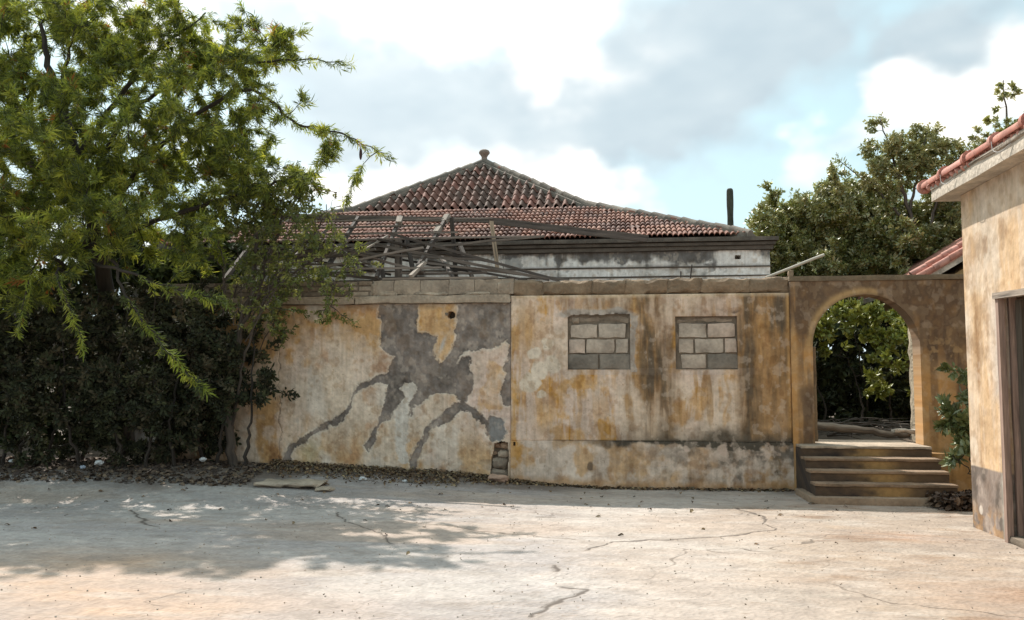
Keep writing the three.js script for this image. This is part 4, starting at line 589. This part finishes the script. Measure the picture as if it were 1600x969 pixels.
// limbs: [points, r0, r1]; blobs: ellipsoids [cx,cy,cz,rx,ry,rz,number of twigs]; every twig grows from the nearest wood and carries sprays of leaves
function grow(t, o) {
  const q = rng(o.seed), nodes = [], twigs = new Tubes();
  o.limbs.forEach(([pts, r0, r1], i) => {
    const path = smoothPath(pts, o.wobble ?? 0.05, q, Math.max(8, pts.length * 6)), tb = new Tubes(); tb.add(path, r0, r1, r0 > 0.03 ? 9 : 6);
    part(i < (o.trunks ?? 1) ? 'trunk' : 'branch', tb.geo(), o.bark || BARK, t); const skip = i < (o.trunks ?? 1) ? (o.bare ?? 0.35) : 0;
    path.forEach((p, k) => { if (k / path.length >= skip) nodes.push(p); });
    if (o.tipLeaves && i >= (o.trunks ?? 1)) path.forEach((p, k) => { if (k > path.length * 0.45) for (let c = 0; c < o.tipLeaves; c++) o._tips = (o._tips || []).concat([[p, path[Math.min(k + 1, path.length - 1)].clone().sub(path[k - 1])]]); });
  });
  const att = []; for (const [cx, cy, cz, rx, ry, rz, n] of o.blobs) {
    const inside = () => { let x, y, z; do { x = q() * 2 - 1; y = q() * 2 - 1; z = q() * 2 - 1; } while (x * x + y * y + z * z > 1); return V(cx + x * rx, cy + y * ry, cz + z * rz); };
    const per = o.clump ?? 1; for (let i = 0; i < n;) { const c = inside(), m = Math.min(n - i, Math.ceil(per * (0.5 + q()))); for (let k = 0; k < m; k++, i++) { const r = k ? (o.clumpR ?? 0.3) : 0; att.push(V(c.x + (q() + q() - 1) * r * 1.2, c.y + (q() + q() - 1) * r - r * 0.3 * q(), c.z + (q() + q() - 1) * r * 1.2)); } }
  }
  const dist = (p) => { let b = 1e9, w = null; for (const n of nodes) { const d = (n.x - p.x) ** 2 + (n.y - p.y) ** 2 + (n.z - p.z) ** 2; if (d < b) { b = d; w = n; } } return [b, w]; };
  const order = att.map((p) => [dist(p)[0], p]).sort((a, b) => a[0] - b[0]);
  const lists = SPRAYS[o.leaf].map(() => []), up = V(0, 1, 0), zax = V(0, 0, 1), pal = o.palette;
  const leaf = (p, dir, sc) => { const d = dir.clone().normalize(); d.x += (q() - 0.5) * 1.1; d.y += (q() - 0.5) * 1.1 - (o.droop ?? 0.25); d.z += (q() - 0.5) * 1.1; d.normalize();
    const Q = new THREE.Quaternion().setFromUnitVectors(zax, d).multiply(new THREE.Quaternion().setFromAxisAngle(zax, q() * 6.283)), s = sc * (0.7 + 0.6 * q());
    const a = pal[(q() * pal.length) | 0], k = 0.75 + 0.5 * q(), odd = o.odd && q() < 0.012 ? o.odd : a; lists[(q() * lists.length) | 0].push({ p: p.clone(), q: Q, s: V(s, s, s), c: rgb(odd[0] * k, odd[1] * k, odd[2] * k) }); };
  for (const [, p] of order) {
    const [d2, from] = dist(p); const d = Math.sqrt(d2); if (d > (o.reach ?? 2.5)) continue;
    const m = from.clone().lerp(p, 0.5); m.y += d * (o.arc ?? 0.15) * (q() - 0.2); m.x += (q() - 0.5) * d * 0.3; m.z += (q() - 0.5) * d * 0.3;
    const path = new THREE.QuadraticBezierCurve3(from, m, p).getPoints(d > 0.5 ? 5 : 3); twigs.add(path, Math.min(0.006 + d * 0.009, 0.016) * (o.twig ?? 1), 0.0025 * (o.twig ?? 1), 3);
    for (let k = 1; k < path.length; k++) nodes.push(path[k]);
    const dir = p.clone().sub(from), n = o.perTwig * (0.6 + 0.8 * q()); for (let k = 0; k < n; k++) { const s = 1 - q() * q() * 0.75, i0 = Math.min(path.length - 2, Math.floor(s * (path.length - 1))), f = s * (path.length - 1) - i0; const pp = path[i0].clone().lerp(path[i0 + 1], f); leaf(pp, dir, o.size); }
  }
  for (const [p, d] of o._tips || []) leaf(p.clone().add(V((q() - 0.5) * 0.06, (q() - 0.5) * 0.06, (q() - 0.5) * 0.06)), d, o.size);
  part('twigs', twigs.geo(), o.bark || BARK, t, 'stuff');
  lists.forEach((l, i) => l.length && instanced('foliage', SPRAYS[o.leaf][i], o.mat, l, t));
  return t;
}
const scaleN = (l, f) => l.map((b) => [...b.slice(0, 6), Math.max(6, Math.round(b[3] * b[4] * b[5] * f))]);

// big feathery tree on the left
{
  const t = thing('feathery_tree', 'big tree with bright feathery drooping foliage filling the upper left', 'tree');
  grow(t, { seed: 11, leaf: 'feather', size: 0.78, perTwig: 11, clump: 4, clumpR: 0.26, droop: 0.45, arc: 0.25, odd: [0.42, 0.16, 0.03], tipLeaves: 3, mat: leafM(0.55, 0.5, 0.85), palette: [[0.27, 0.32, 0.038], [0.35, 0.385, 0.046], [0.15, 0.185, 0.028], [0.47, 0.47, 0.06], [0.09, 0.115, 0.022]],
    limbs: [[[[-8.23,0.20,-0.70],[-8.44,1.91,-0.40],[-8.13,3.49,0.50],[-8.33,4.97,0.90],[-8.78,6.2,0.9],[-9.1,7.2,0.8]], 0.17, 0.03],
      [[[-8.33,4.18,0.85],[-7.51,5.65,0.90],[-6.49,6.21,0.90],[-5.21,6.44,0.80],[-4.15,6.39,0.80]], 0.045, 0.006], [[[-8.24,3.69,0.80],[-6.98,5.13,0.90],[-5.57,5.97,0.90],[-4.89,5.48,0.80],[-4.29,5.31,0.80],[-3.49,4.95,0.80]], 0.042, 0.005],
      [[[-8.32,4.67,0.90],[-8.40,6.19,1.20],[-8.15,6.94,1.30]], 0.06, 0.01], [[[-8.25,3.27,1.00],[-7.26,3.35,1.70],[-6.77,2.68,2.00],[-6.14,2.01,2.10],[-5.61,1.48,2.10]], 0.03, 0.004],
      [[[-8.26,3.46,1.00],[-7.04,3.14,1.90],[-6.12,2.85,2.00],[-5.38,2.68,2.00]], 0.03, 0.004], [[[-8.30,3.27,1.00],[-8.13,3.32,2.00],[-8.24,2.32,2.20]], 0.03, 0.004], [[[-8.28,3.17,1.00],[-7.70,3.02,2.20],[-7.22,2.09,2.30]], 0.03, 0.004],
      [[[-8.24,3.59,0.80],[-6.53,4.13,0.90],[-5.27,4.51,0.80],[-4.67,4.69,0.80]], 0.05, 0.005], [[[-8.42,4.47,0.90],[-10.07,5.65,1.20],[-11.10,6.27,1.30]], 0.07, 0.01], [[[-8.32,5.0,0.9],[-7.3,6.5,0.8],[-6.4,7.3,0.7]], 0.05, 0.01]],
    blobs: scaleN([[-9.0,6.9,0.6,1.7,0.9,1.2],[-7.1,6.7,0.5,1.5,0.85,1.1],[-5.5,6.4,0.8,0.65,0.75,0.7],[-7.9,5.1,1.5,1.7,1.0,1.4],[-6.2,5.3,1.0,1.2,0.9,1.2],[-4.8,5.0,0.8,0.7,0.35,0.5],[-8.3,3.6,1.8,1.4,0.9,0.9],[-6.7,3.7,1.6,1.0,0.75,0.8],[-5.6,4.5,0.8,0.85,0.6,0.7],[-4.4,4.55,0.8,0.55,0.4,0.4],[-10.6,6.0,1.2,1.3,1.2,1.2],[-9.3,7.7,0.2,1.9,0.7,0.9],[-9.2,5.2,0.4,1.3,1.5,0.7],[-7.0,4.6,0.3,1.4,1.2,0.6],[-9.2,4.3,1.2,1.2,0.7,0.8],[-9.9,3.6,1.0,1.0,0.8,0.7],[-5.2,5.75,0.8,0.7,0.35,0.4]], 132) });
  // a dark seed pod hangs from the longest limb
  const pod = new THREE.SphereGeometry(0.035, 8, 10); pod.scale(0.7, 2.6, 0.5); pod.translate(-3.85, 4.95, 0.8); { const st = new Tubes(); st.add([V(-3.85, 5.16, 0.8), V(-3.85, 5.1, 0.8), V(-3.85, 5.02, 0.8)], 0.004, 0.003, 4); part('pod_stalk', st.geo(), BARK, t); } part('seed_pod', pod, std({ color: rgb(0.06, 0.03, 0.03) }), t);
  rebase(t, -8.23, 0.2, 0.6);
}
// twiggy shrub against the wall end
{
  const t = thing('twiggy_shrub', 'brownish twiggy shrub with sparse leaves reaching over the end of the patched wall', 'shrub');
  grow(t, { seed: 21, leaf: 'small', size: 0.85, perTwig: 2.2, droop: 0.1, arc: 0.1, trunks: 1, twig: 1.5, wobble: 0.07, bark: std({ color: rgb(0.15, 0.115, 0.09), map: G_WOOD.map }), mat: leafM(0.4), palette: [[0.17, 0.19, 0.04], [0.21, 0.21, 0.05], [0.11, 0.13, 0.035]],
    limbs: [[[[-5.86,0.28,0.5],[-5.98,1.13,0.5],[-5.83,2.11,0.55],[-5.54,2.98,0.55],[-5.13,4.07,0.5],[-4.88,4.46,0.5]], 0.075, 0.008], [[[-5.69,2.69,0.55],[-5.16,3.18,0.5],[-4.57,3.96,0.5],[-4.47,4.26,0.5]], 0.025, 0.006], [[[-5.78,2.30,0.55],[-5.53,3.47,0.6],[-5.55,4.26,0.6],[-5.25,4.65,0.6]], 0.03, 0.006], [[[-5.64,2.79,0.55],[-4.86,3.28,0.5],[-4.29,3.58,0.4],[-3.89,3.87,0.4]], 0.022, 0.005], [[[-5.9,0.9,0.5],[-5.6,2.0,0.7],[-5.3,2.9,0.7],[-5.0,3.4,0.6]], 0.025, 0.005], ...Array.from({ length: 22 }, (_, i) => { const r = rng(300 + i), x = -6.1 + r() * 1.9, z = 0.3 + r() * 0.5, h = 3.5 + r() * 1.4; return [[[lerp(-5.95, x, 0.25), 2.0 + r(), z], [lerp(-5.8, x, 0.6), 3.05 + r() * 0.3, z], [x, h - 0.5, z], [x + (r() - 0.4) * 0.4, h, z]], 0.006 + r() * 0.006, 0.0025]; })],
    blobs: scaleN([[-5.2,3.8,0.6,0.9,0.75,0.5],[-4.4,3.4,0.5,0.55,0.6,0.4],[-5.5,3.0,0.6,0.6,0.55,0.5],[-4.55,2.65,0.4,0.4,0.2,0.2],[-5.2,2.5,0.4,0.35,0.5,0.3],[-5.9,4.4,0.5,0.7,0.6,0.5],[-4.9,4.4,0.5,0.6,0.4,0.4]], 520) });
  rebase(t, -5.86, 0.28, 0.5);
}
// dark thicket below the big tree, and the trees behind it
function stems(list, h, r, q) { return list.map(([x, z]) => [[[x, groundH(x, z) - 0.03, z], [x + (q() - 0.5) * 0.5, h * 0.4, z + (q() - 0.5) * 0.3], [x + (q() - 0.5) * 1.1, h * (0.8 + 0.4 * q()), z + (q() - 0.5) * 0.6]], r, 0.006]); }
{
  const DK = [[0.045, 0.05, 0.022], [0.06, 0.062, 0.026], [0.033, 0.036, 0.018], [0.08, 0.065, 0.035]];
  const q = rng(31), S = []; for (let i = 0; i < 16; i++) S.push([-10.8 + i * 0.34 + (q() - 0.5) * 0.2, 0.4 + q() * 0.7]);
  const t = thing('thicket', 'dark dense thicket of bushes under the big feathery tree at the left', 'bushes');
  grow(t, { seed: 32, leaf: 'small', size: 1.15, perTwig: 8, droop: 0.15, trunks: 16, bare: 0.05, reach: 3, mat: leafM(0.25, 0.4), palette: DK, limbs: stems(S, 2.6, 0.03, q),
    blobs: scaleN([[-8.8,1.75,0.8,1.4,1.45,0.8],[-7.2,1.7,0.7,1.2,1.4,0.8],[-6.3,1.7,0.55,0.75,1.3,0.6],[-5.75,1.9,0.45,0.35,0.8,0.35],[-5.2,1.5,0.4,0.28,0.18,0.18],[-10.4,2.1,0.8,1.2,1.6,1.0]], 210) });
  rebase(t, -8, 0.35, 0.6);
  const spec = [[-12.6, 2.0, -3.0, 2.1, 2.4, 1.2, 'left'], [-10.0, 2.2, -3.2, 1.9, 2.6, 1.2, 'middle'], [-7.9, 2.2, -2.5, 1.2, 2.2, 0.9, 'right']];
  spec.forEach(([x, y, z, rx, ry, rz, w], i) => {
    const b = thing('back_tree', { left: 'leftmost dark tree behind the thicket', middle: 'middle dark tree behind the thicket', right: 'dark tree behind the thicket just left of the patched wall end' }[w], 'tree'), qq = rng(40 + i);
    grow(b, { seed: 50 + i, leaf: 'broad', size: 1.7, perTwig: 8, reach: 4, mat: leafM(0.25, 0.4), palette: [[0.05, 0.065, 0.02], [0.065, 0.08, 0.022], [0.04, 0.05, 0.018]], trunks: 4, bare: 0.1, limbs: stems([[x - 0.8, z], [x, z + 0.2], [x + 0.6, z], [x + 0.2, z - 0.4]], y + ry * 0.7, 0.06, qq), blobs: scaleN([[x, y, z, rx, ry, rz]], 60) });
    rebase(b, x, 0.35, z);
  });
}
// broad-leaved trees behind the arch
{
  const GR = [[0.36, 0.37, 0.12], [0.44, 0.43, 0.17], [0.22, 0.24, 0.075], [0.52, 0.49, 0.25]];
  const t = thing('round_tree', 'dense rounded dark green tree behind the arch wall', 'tree'), q = rng(61);
  grow(t, { seed: 62, leaf: 'small', size: 1.35, perTwig: 11, clump: 5, clumpR: 0.35, reach: 3, trunks: 3, bare: 0.2, droop: 0, mat: leafM(0.65, 1.0, 0.36), palette: GR, limbs: [...stems([[4.9, -9.5], [5.8, -9.3], [7.1, -9.4]], 4.9, 0.10, q), [[[4.9, 2.2, -9.5], [4.0, 3.8, -9.2], [3.5, 5.0, -9.0]], 0.05, 0.01], [[[6.9, 2.2, -9.4], [7.8, 3.8, -9.5], [8.2, 5.0, -9.5]], 0.05, 0.01]],
    blobs: scaleN([[5.0,4.7,-9.5,2.0,1.5,1.9],[3.45,4.6,-9.0,0.85,0.9,1.0],[6.6,4.3,-9.0,1.6,1.4,1.9],[5.9,5.75,-9.7,1.7,0.85,1.4],[7.8,4.9,-9.5,1.0,1.1,1.1],[4.3,5.65,-9.5,1.0,0.65,0.9]], 125) });
  rebase(t, 5.8, 0.6, -9.4);
  const t2 = thing('sparse_tree', 'taller open tree with thin limbs rising above the rounded tree', 'tree');
  grow(t2, { seed: 72, leaf: 'small', size: 1.3, clump: 6, clumpR: 0.22, perTwig: 8, reach: 2, trunks: 1, bare: 0.5, droop: 0, tipLeaves: 1, mat: leafM(0.55, 1.0, 0.45), bark: BARKP, palette: [[0.36, 0.35, 0.13], [0.44, 0.41, 0.18], [0.25, 0.26, 0.09]],
    limbs: [[[[7.2,0.6,-8.5],[7.18,3.44,-8.5],[7.07,4.50,-8.5],[6.81,5.58,-8.5],[6.55,6.67,-8.5],[6.22,7.86,-8.5]], 0.11, 0.01], [[[7.07,4.50,-8.5],[7.55,6.03,-8.5],[8.17,7.09,-8.5]], 0.05, 0.008], [[[6.94,5.12,-8.5],[6.09,6.07,-8.5],[5.23,6.87,-8.5]], 0.045, 0.006], [[[6.81,5.58,-8.5],[7.1,6.6,-8.5],[7.3,7.5,-8.5]], 0.04, 0.006]],
    blobs: scaleN([[5.1,6.6,-8.5,0.3,0.45,0.4],[6.4,7.3,-8.5,0.35,0.6,0.5],[7.3,7.0,-8.5,0.85,0.75,0.8],[8.2,6.8,-8.5,0.6,0.6,0.6],[5.5,6.2,-8.5,0.6,0.35,0.5],[7.7,5.9,-8.5,0.9,0.6,0.9],[6.6,6.2,-8.5,0.7,0.5,0.6],[6.9,6.8,-8.5,0.8,0.6,0.6],[6.0,6.7,-8.5,0.7,0.5,0.6],[7.6,7.0,-8.5,0.7,0.5,0.5],[8.0,6.3,-8.5,0.8,0.8,0.6],[7.8,5.2,-8.6,0.9,0.9,0.7]], 115) });
  rebase(t2, 7.2, 0.6, -8.5);
  const t3 = thing('slender_tree', 'slender tree top showing just above the annexe eave at the right edge', 'tree');
  grow(t3, { seed: 82, leaf: 'broad', size: 0.75, perTwig: 8, reach: 2, trunks: 1, bare: 0.6, droop: 0, mat: leafM(0.55, 1.0, 0.45), bark: BARKP, palette: GR, limbs: [[[[8.6,0.6,-7],[8.6,4,-7],[8.5,6.6,-7],[8.45,8.2,-7]], 0.09, 0.008], [[[8.55,5.4,-7],[8.9,6.6,-7],[9.1,7.4,-7]], 0.03, 0.006]], blobs: scaleN([[8.45,7.7,-7,0.28,0.5,0.35],[8.3,7.1,-7,0.55,0.35,0.45],[8.8,6.7,-7,0.6,0.6,0.6],[8.2,6.6,-7,0.5,0.5,0.5]], 190) });
  rebase(t3, 8.6, 0.6, -7);
  const t4 = thing('hedge', 'leafy hedge seen through the arch, sunlight put into its bright leaf colour', 'hedge'), q4 = rng(91);
  grow(t4, { seed: 92, leaf: 'broad', size: 1.0, perTwig: 7, reach: 3, trunks: 7, bare: 0.1, droop: 0.1, mat: leafM(0.4, 0.8, 0.5), palette: [[0.28, 0.30, 0.045], [0.35, 0.35, 0.07], [0.20, 0.22, 0.04]], limbs: stems([[3.2, -5], [3.8, -4.6], [4.3, -4.2], [4.7, -5], [5.2, -4.6], [5.7, -4.4], [6.2, -4.8]], 2.4, 0.035, q4),  // bright palette carries the sunlight on the hedge tops
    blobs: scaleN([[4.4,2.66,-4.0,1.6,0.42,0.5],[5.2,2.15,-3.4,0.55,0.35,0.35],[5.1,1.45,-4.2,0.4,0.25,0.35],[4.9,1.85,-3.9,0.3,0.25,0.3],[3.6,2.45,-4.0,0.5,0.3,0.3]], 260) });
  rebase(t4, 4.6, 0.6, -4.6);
  const t6 = thing('shaded_hedge', 'lower and rear hedge leaves beyond the arch, shade put into their dark colour', 'shrub'), q6 = rng(97);
  grow(t6, { seed: 98, leaf: 'broad', size: 1.5, perTwig: 9, reach: 3, trunks: 5, bare: 0.05, droop: 0.1, mat: leafM(0.25, 0.5), palette: [[0.035, 0.042, 0.016], [0.05, 0.058, 0.02]], limbs: stems([[3, -7], [3.9, -6.8], [4.8, -7], [5.8, -6.8], [6.8, -7]], 2.6, 0.05, q6), blobs: scaleN([[3.4, 1.7, -7, 1.2, 1.5, 0.7], [5, 1.7, -7, 1.2, 1.5, 0.7], [6.6, 1.8, -7, 1.2, 1.5, 0.7], [4.2, 1.7, -5.6, 1.2, 1.1, 0.5], [5.6, 1.7, -5.6, 1.0, 1.1, 0.5], [3.2, 1.8, -5.4, 0.7, 1.2, 0.5], [3.5, 1.0, -5.2, 1.0, 0.5, 0.3], [5.0, 1.0, -5.2, 1.0, 0.5, 0.3]], 95) });  // lower hedge split off, its shade painted by the dark palette
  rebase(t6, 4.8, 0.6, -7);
  const t5 = thing('nook_bush', 'small glossy leaved bush growing in the corner between the steps and the annexe', 'bush'), q5 = rng(95);
  grow(t5, { seed: 96, leaf: 'broad', size: 0.95, perTwig: 6, reach: 2, trunks: 4, bare: 0.15, droop: 0.1, mat: leafM(0.3, 1, 0.4), palette: [[0.17, 0.20, 0.075], [0.23, 0.26, 0.11], [0.12, 0.15, 0.05]], limbs: [[[4.66, 0.0, 1.0], [4.55, 0.7, 0.95], [4.4, 1.3, 0.9]], [[4.7, 0, 1.1], [4.6, 0.8, 1.0], [4.6, 1.65, 0.85]], [[4.62, 0, 1.2], [4.45, 0.4, 1.25], [4.22, 0.62, 1.3]], [[4.7, 0, 1.0], [4.8, 0.8, 1.0], [4.75, 1.5, 1.0]]].map((p) => [p, 0.014, 0.004]), blobs: scaleN([[4.55,1.25,0.9,0.3,0.42,0.22],[4.38,0.62,1.25,0.22,0.16,0.2],[4.6,0.85,0.95,0.2,0.3,0.2]], 900) });
  rebase(t5, 4.66, 0, 1.05);
}
// ---------------------------------------------------------------- behind the arch: pillar, log, slab, brush
{
  single('old_pillar', roughBox(0.26, 2.3, 0.3, 4.78, 1.55, -1.65, 0.02, 0.12), concM(rgb(0.50, 0.45, 0.36), 0.02), 'pale lichened pillar just behind the right jamb of the arch', 'pillar');
  const q = rng(14), lg = new Tubes(); lg.add(smoothPath([[2.95, 0.86, -1.75], [3.55, 0.80, -1.65], [4.2, 0.73, -1.6], [4.55, 0.72, -1.5]], 0.03, q, 16), 0.075, 0.05, 9); single('log', lg.geo(), std({ color: rgb(0.42, 0.35, 0.28), map: G_WOOD.map, bumpMap: G_WOOD.bump, bumpScale: 0.01 }), 'grey bare log lying across the ground behind the arch', 'log');
  single('broken_slab', roughBox(0.42, 0.07, 0.2, 4.42, 0.78, -1.2, 0.012, 0.06), M.white, 'pale chunk of concrete beside the right jamb behind the arch', 'concrete chunk');
  const br = new Tubes(); for (let i = 0; i < 150; i++) { const x = 2.6 + q() * 3, z = -1.9 - q() * 2.4, y = 0.62 + q() * 0.22, a = q() * 3.14, l = 0.3 + q() * 0.8; br.add(smoothPath([[x, y, z], [x + Math.cos(a) * l * 0.5, y + 0.05 * q(), z + Math.sin(a) * l * 0.4], [x + Math.cos(a) * l, y + (q() - 0.4) * 0.1, z + Math.sin(a) * l * 0.8]], 0.02, q, 5), 0.006 + q() * 0.016, 0.004, 4); }
  single('brush_pile', br.geo(), BARKP, 'tangle of dry sticks on the ground behind the arch', 'sticks', null, 'stuff');
}
// ---------------------------------------------------------------- litter and loose bits
{
  const q = rng(101);
  const lf = (() => { const pos = [], idx = [], n = 5; for (let i = 0; i < n; i++) { const t = i / (n - 1), w = 0.022 * Math.sin(Math.PI * (0.08 + 0.86 * t)); pos.push(-w, 0.012 * Math.sin(t * 5), t * 0.075, 0, -0.004 + 0.012 * Math.sin(t * 5), t * 0.075, w, 0.012 * Math.sin(t * 5) + 0.006, t * 0.075); if (i) { const a = (i - 1) * 3; idx.push(a, a + 3, a + 1, a + 1, a + 3, a + 4, a + 1, a + 4, a + 2, a + 2, a + 4, a + 5); } } const g = new THREE.BufferGeometry(); g.setAttribute('position', new THREE.Float32BufferAttribute(pos, 3)); g.setIndex(idx); g.computeVertexNormals(); return g; })();
  const scatter = (n, f, sc, cols) => { const l = []; while (l.length < n) { const [x, z, dy] = f(); const e = new THREE.Euler((q() - 0.5) * 1.2, q() * 6.28, (q() - 0.5) * 1.2), s = sc * (0.5 + q()), c = cols[(q() * cols.length) | 0], k = 0.7 + 0.6 * q(); l.push({ p: V(x, groundH(x, z) + 0.008 + (dy || 0), z), q: new THREE.Quaternion().setFromEuler(e), s: V(s, s, s), c: rgb(c[0] * k, c[1] * k, c[2] * k) }); } return l; };
  const BR = [[0.10, 0.06, 0.032], [0.17, 0.10, 0.045], [0.07, 0.042, 0.027], [0.24, 0.17, 0.09], [0.12, 0.09, 0.055]], lm = std({ color: rgb(1, 1, 1), roughness: 0.9 });
  const a = instanced('leaf_litter', lf, lm, scatter(3600, () => { const x = -5.4 + q() * 4.4, d = 0.95 * sstep(-1.0, -3, x) + 0.25; return [x, 0.02 + Math.abs(q() + q() + q() - 1.5) / 1.5 * d * 1.2, q() * 0.05 * sstep(-1.2, -2.5, x)]; }, 0.62, BR)); tag(a, 'dry brown leaf litter along the foot of the patched wall', 'leaf litter');
  const b = instanced('leaf_litter', lf, lm, scatter(1300, () => [4.35 + (q() - 0.5) * 0.95, 1.55 + (q() - 0.5) * 0.75, 0.0 + q() * 0.16], 1.2, [[0.07, 0.045, 0.03], [0.12, 0.075, 0.045], [0.05, 0.03, 0.02]])); tag(b, 'heap of dark dead leaves at the right end of the steps', 'leaf litter');
  const c = instanced('leaf_litter', lf, lm, scatter(2600, () => [-11 + q() * 5.8, 0.3 + q() * 1.5, 0], 1.0, [[0.09, 0.06, 0.04], [0.06, 0.04, 0.03], [0.16, 0.11, 0.07]])); tag(c, 'dark fallen leaves under the thicket', 'leaf litter');
  const d = instanced('leaf_litter', lf, lm, scatter(130, () => [-9 + q() * 12, 0.6 + q() * q() * 6.5, 0], 0.7, BR)); tag(d, 'few scattered dry leaves on the open yard', 'leaf litter');
  const e = instanced('leaf_litter', lf, lm, scatter(700, () => [-1.6 + q() * 4, 0.06 + q() * q() * 0.22, 0], 0.8, BR)); tag(e, 'thin line of brown debris along the foot of the plinth', 'leaf litter');
  const peb = roughBox(0.03, 0.018, 0.025, 0, 0, 0, 0.004, 0.015);
  const p = instanced('pebbles', peb, std({ color: rgb(1, 1, 1) }), scatter(1500, () => [-9.5 + q() * 13.5, 0.3 + q() * 7.6, -0.004], 0.36, [[0.36, 0.31, 0.26], [0.27, 0.22, 0.18], [0.46, 0.40, 0.33], [0.34, 0.25, 0.18]])); tag(p, 'small pebbles and grit scattered over the yard', 'pebbles');
  single('broken_slab', roughBox(0.92, 0.07, 0.5, -4.55, groundH(-4.55, 1.55) + 0.03, 1.55, 0.02, 0.08), M.slab, 'flat grey broken concrete slab on the dirt left of the leaf litter', 'slab');
  single('broken_slab', roughBox(0.24, 0.05, 0.2, -4.0, groundH(-4.0, 1.75) + 0.02, 1.75, 0.014, 0.05), M.slab, 'small grey concrete fragment right beside the broken flat slab', 'slab');
  single('stone', roughBox(0.32, 0.10, 0.22, -1.83, groundH(-1.83, 0.35) + 0.04, 0.32, 0.025, 0.05), M.stones[3], 'pinkish stone at the foot of the joint between the two walls', 'stone');
  // bits of white rubbish
  const crumple = (s, seed) => { let g = new THREE.IcosahedronGeometry(s, 2); const pp = g.attributes.position; for (let i = 0; i < pp.count; i++) { const k = 0.6 + 0.8 * vnoise(pp.getX(i) / s * 2.2 + seed, pp.getY(i) / s * 2.2 + pp.getZ(i) / s * 1.7); pp.setXYZ(i, pp.getX(i) * k * 1.3, pp.getY(i) * k * 0.75, pp.getZ(i) * k); } g.computeVertexNormals(); return g; };
  const wm = std({ color: rgb(0.50, 0.50, 0.49), roughness: 0.6 }), bm = std({ color: rgb(0.30, 0.34, 0.40), roughness: 0.5 });
  const bits = [[-3.70, 1.0, 0.055, 'white scrap of rubbish in the leaf litter at the foot of the patched wall'], [-7.55, 1.30, 0.085, 'largest white crumpled scrap under the thicket'], [-7.7, 1.45, 0.05, 'bluish crumpled scrap just below the largest white one under the thicket'], [-6.15, 0.9, 0.07, 'crumpled white scrap beside the twiggy shrub stem'], [-9.0, 1.2, 0.05, 'small white scrap at the left under the thicket'], [-3.1, 0.9, 0.04, 'tiny white scrap in the right part of the leaf litter']];
  bits.forEach(([x, z, s, l], i) => { const o = single('litter_scrap', crumple(s * (x < -6 ? 0.62 : 0.8), i * 3.3), i === 2 ? bm : wm, l, 'rubbish'); o.position.set(x, groundH(x, z) + s * 0.5 + (x < -6 ? 0.1 : 0), z); });
}
renderer.render(scene, camera);
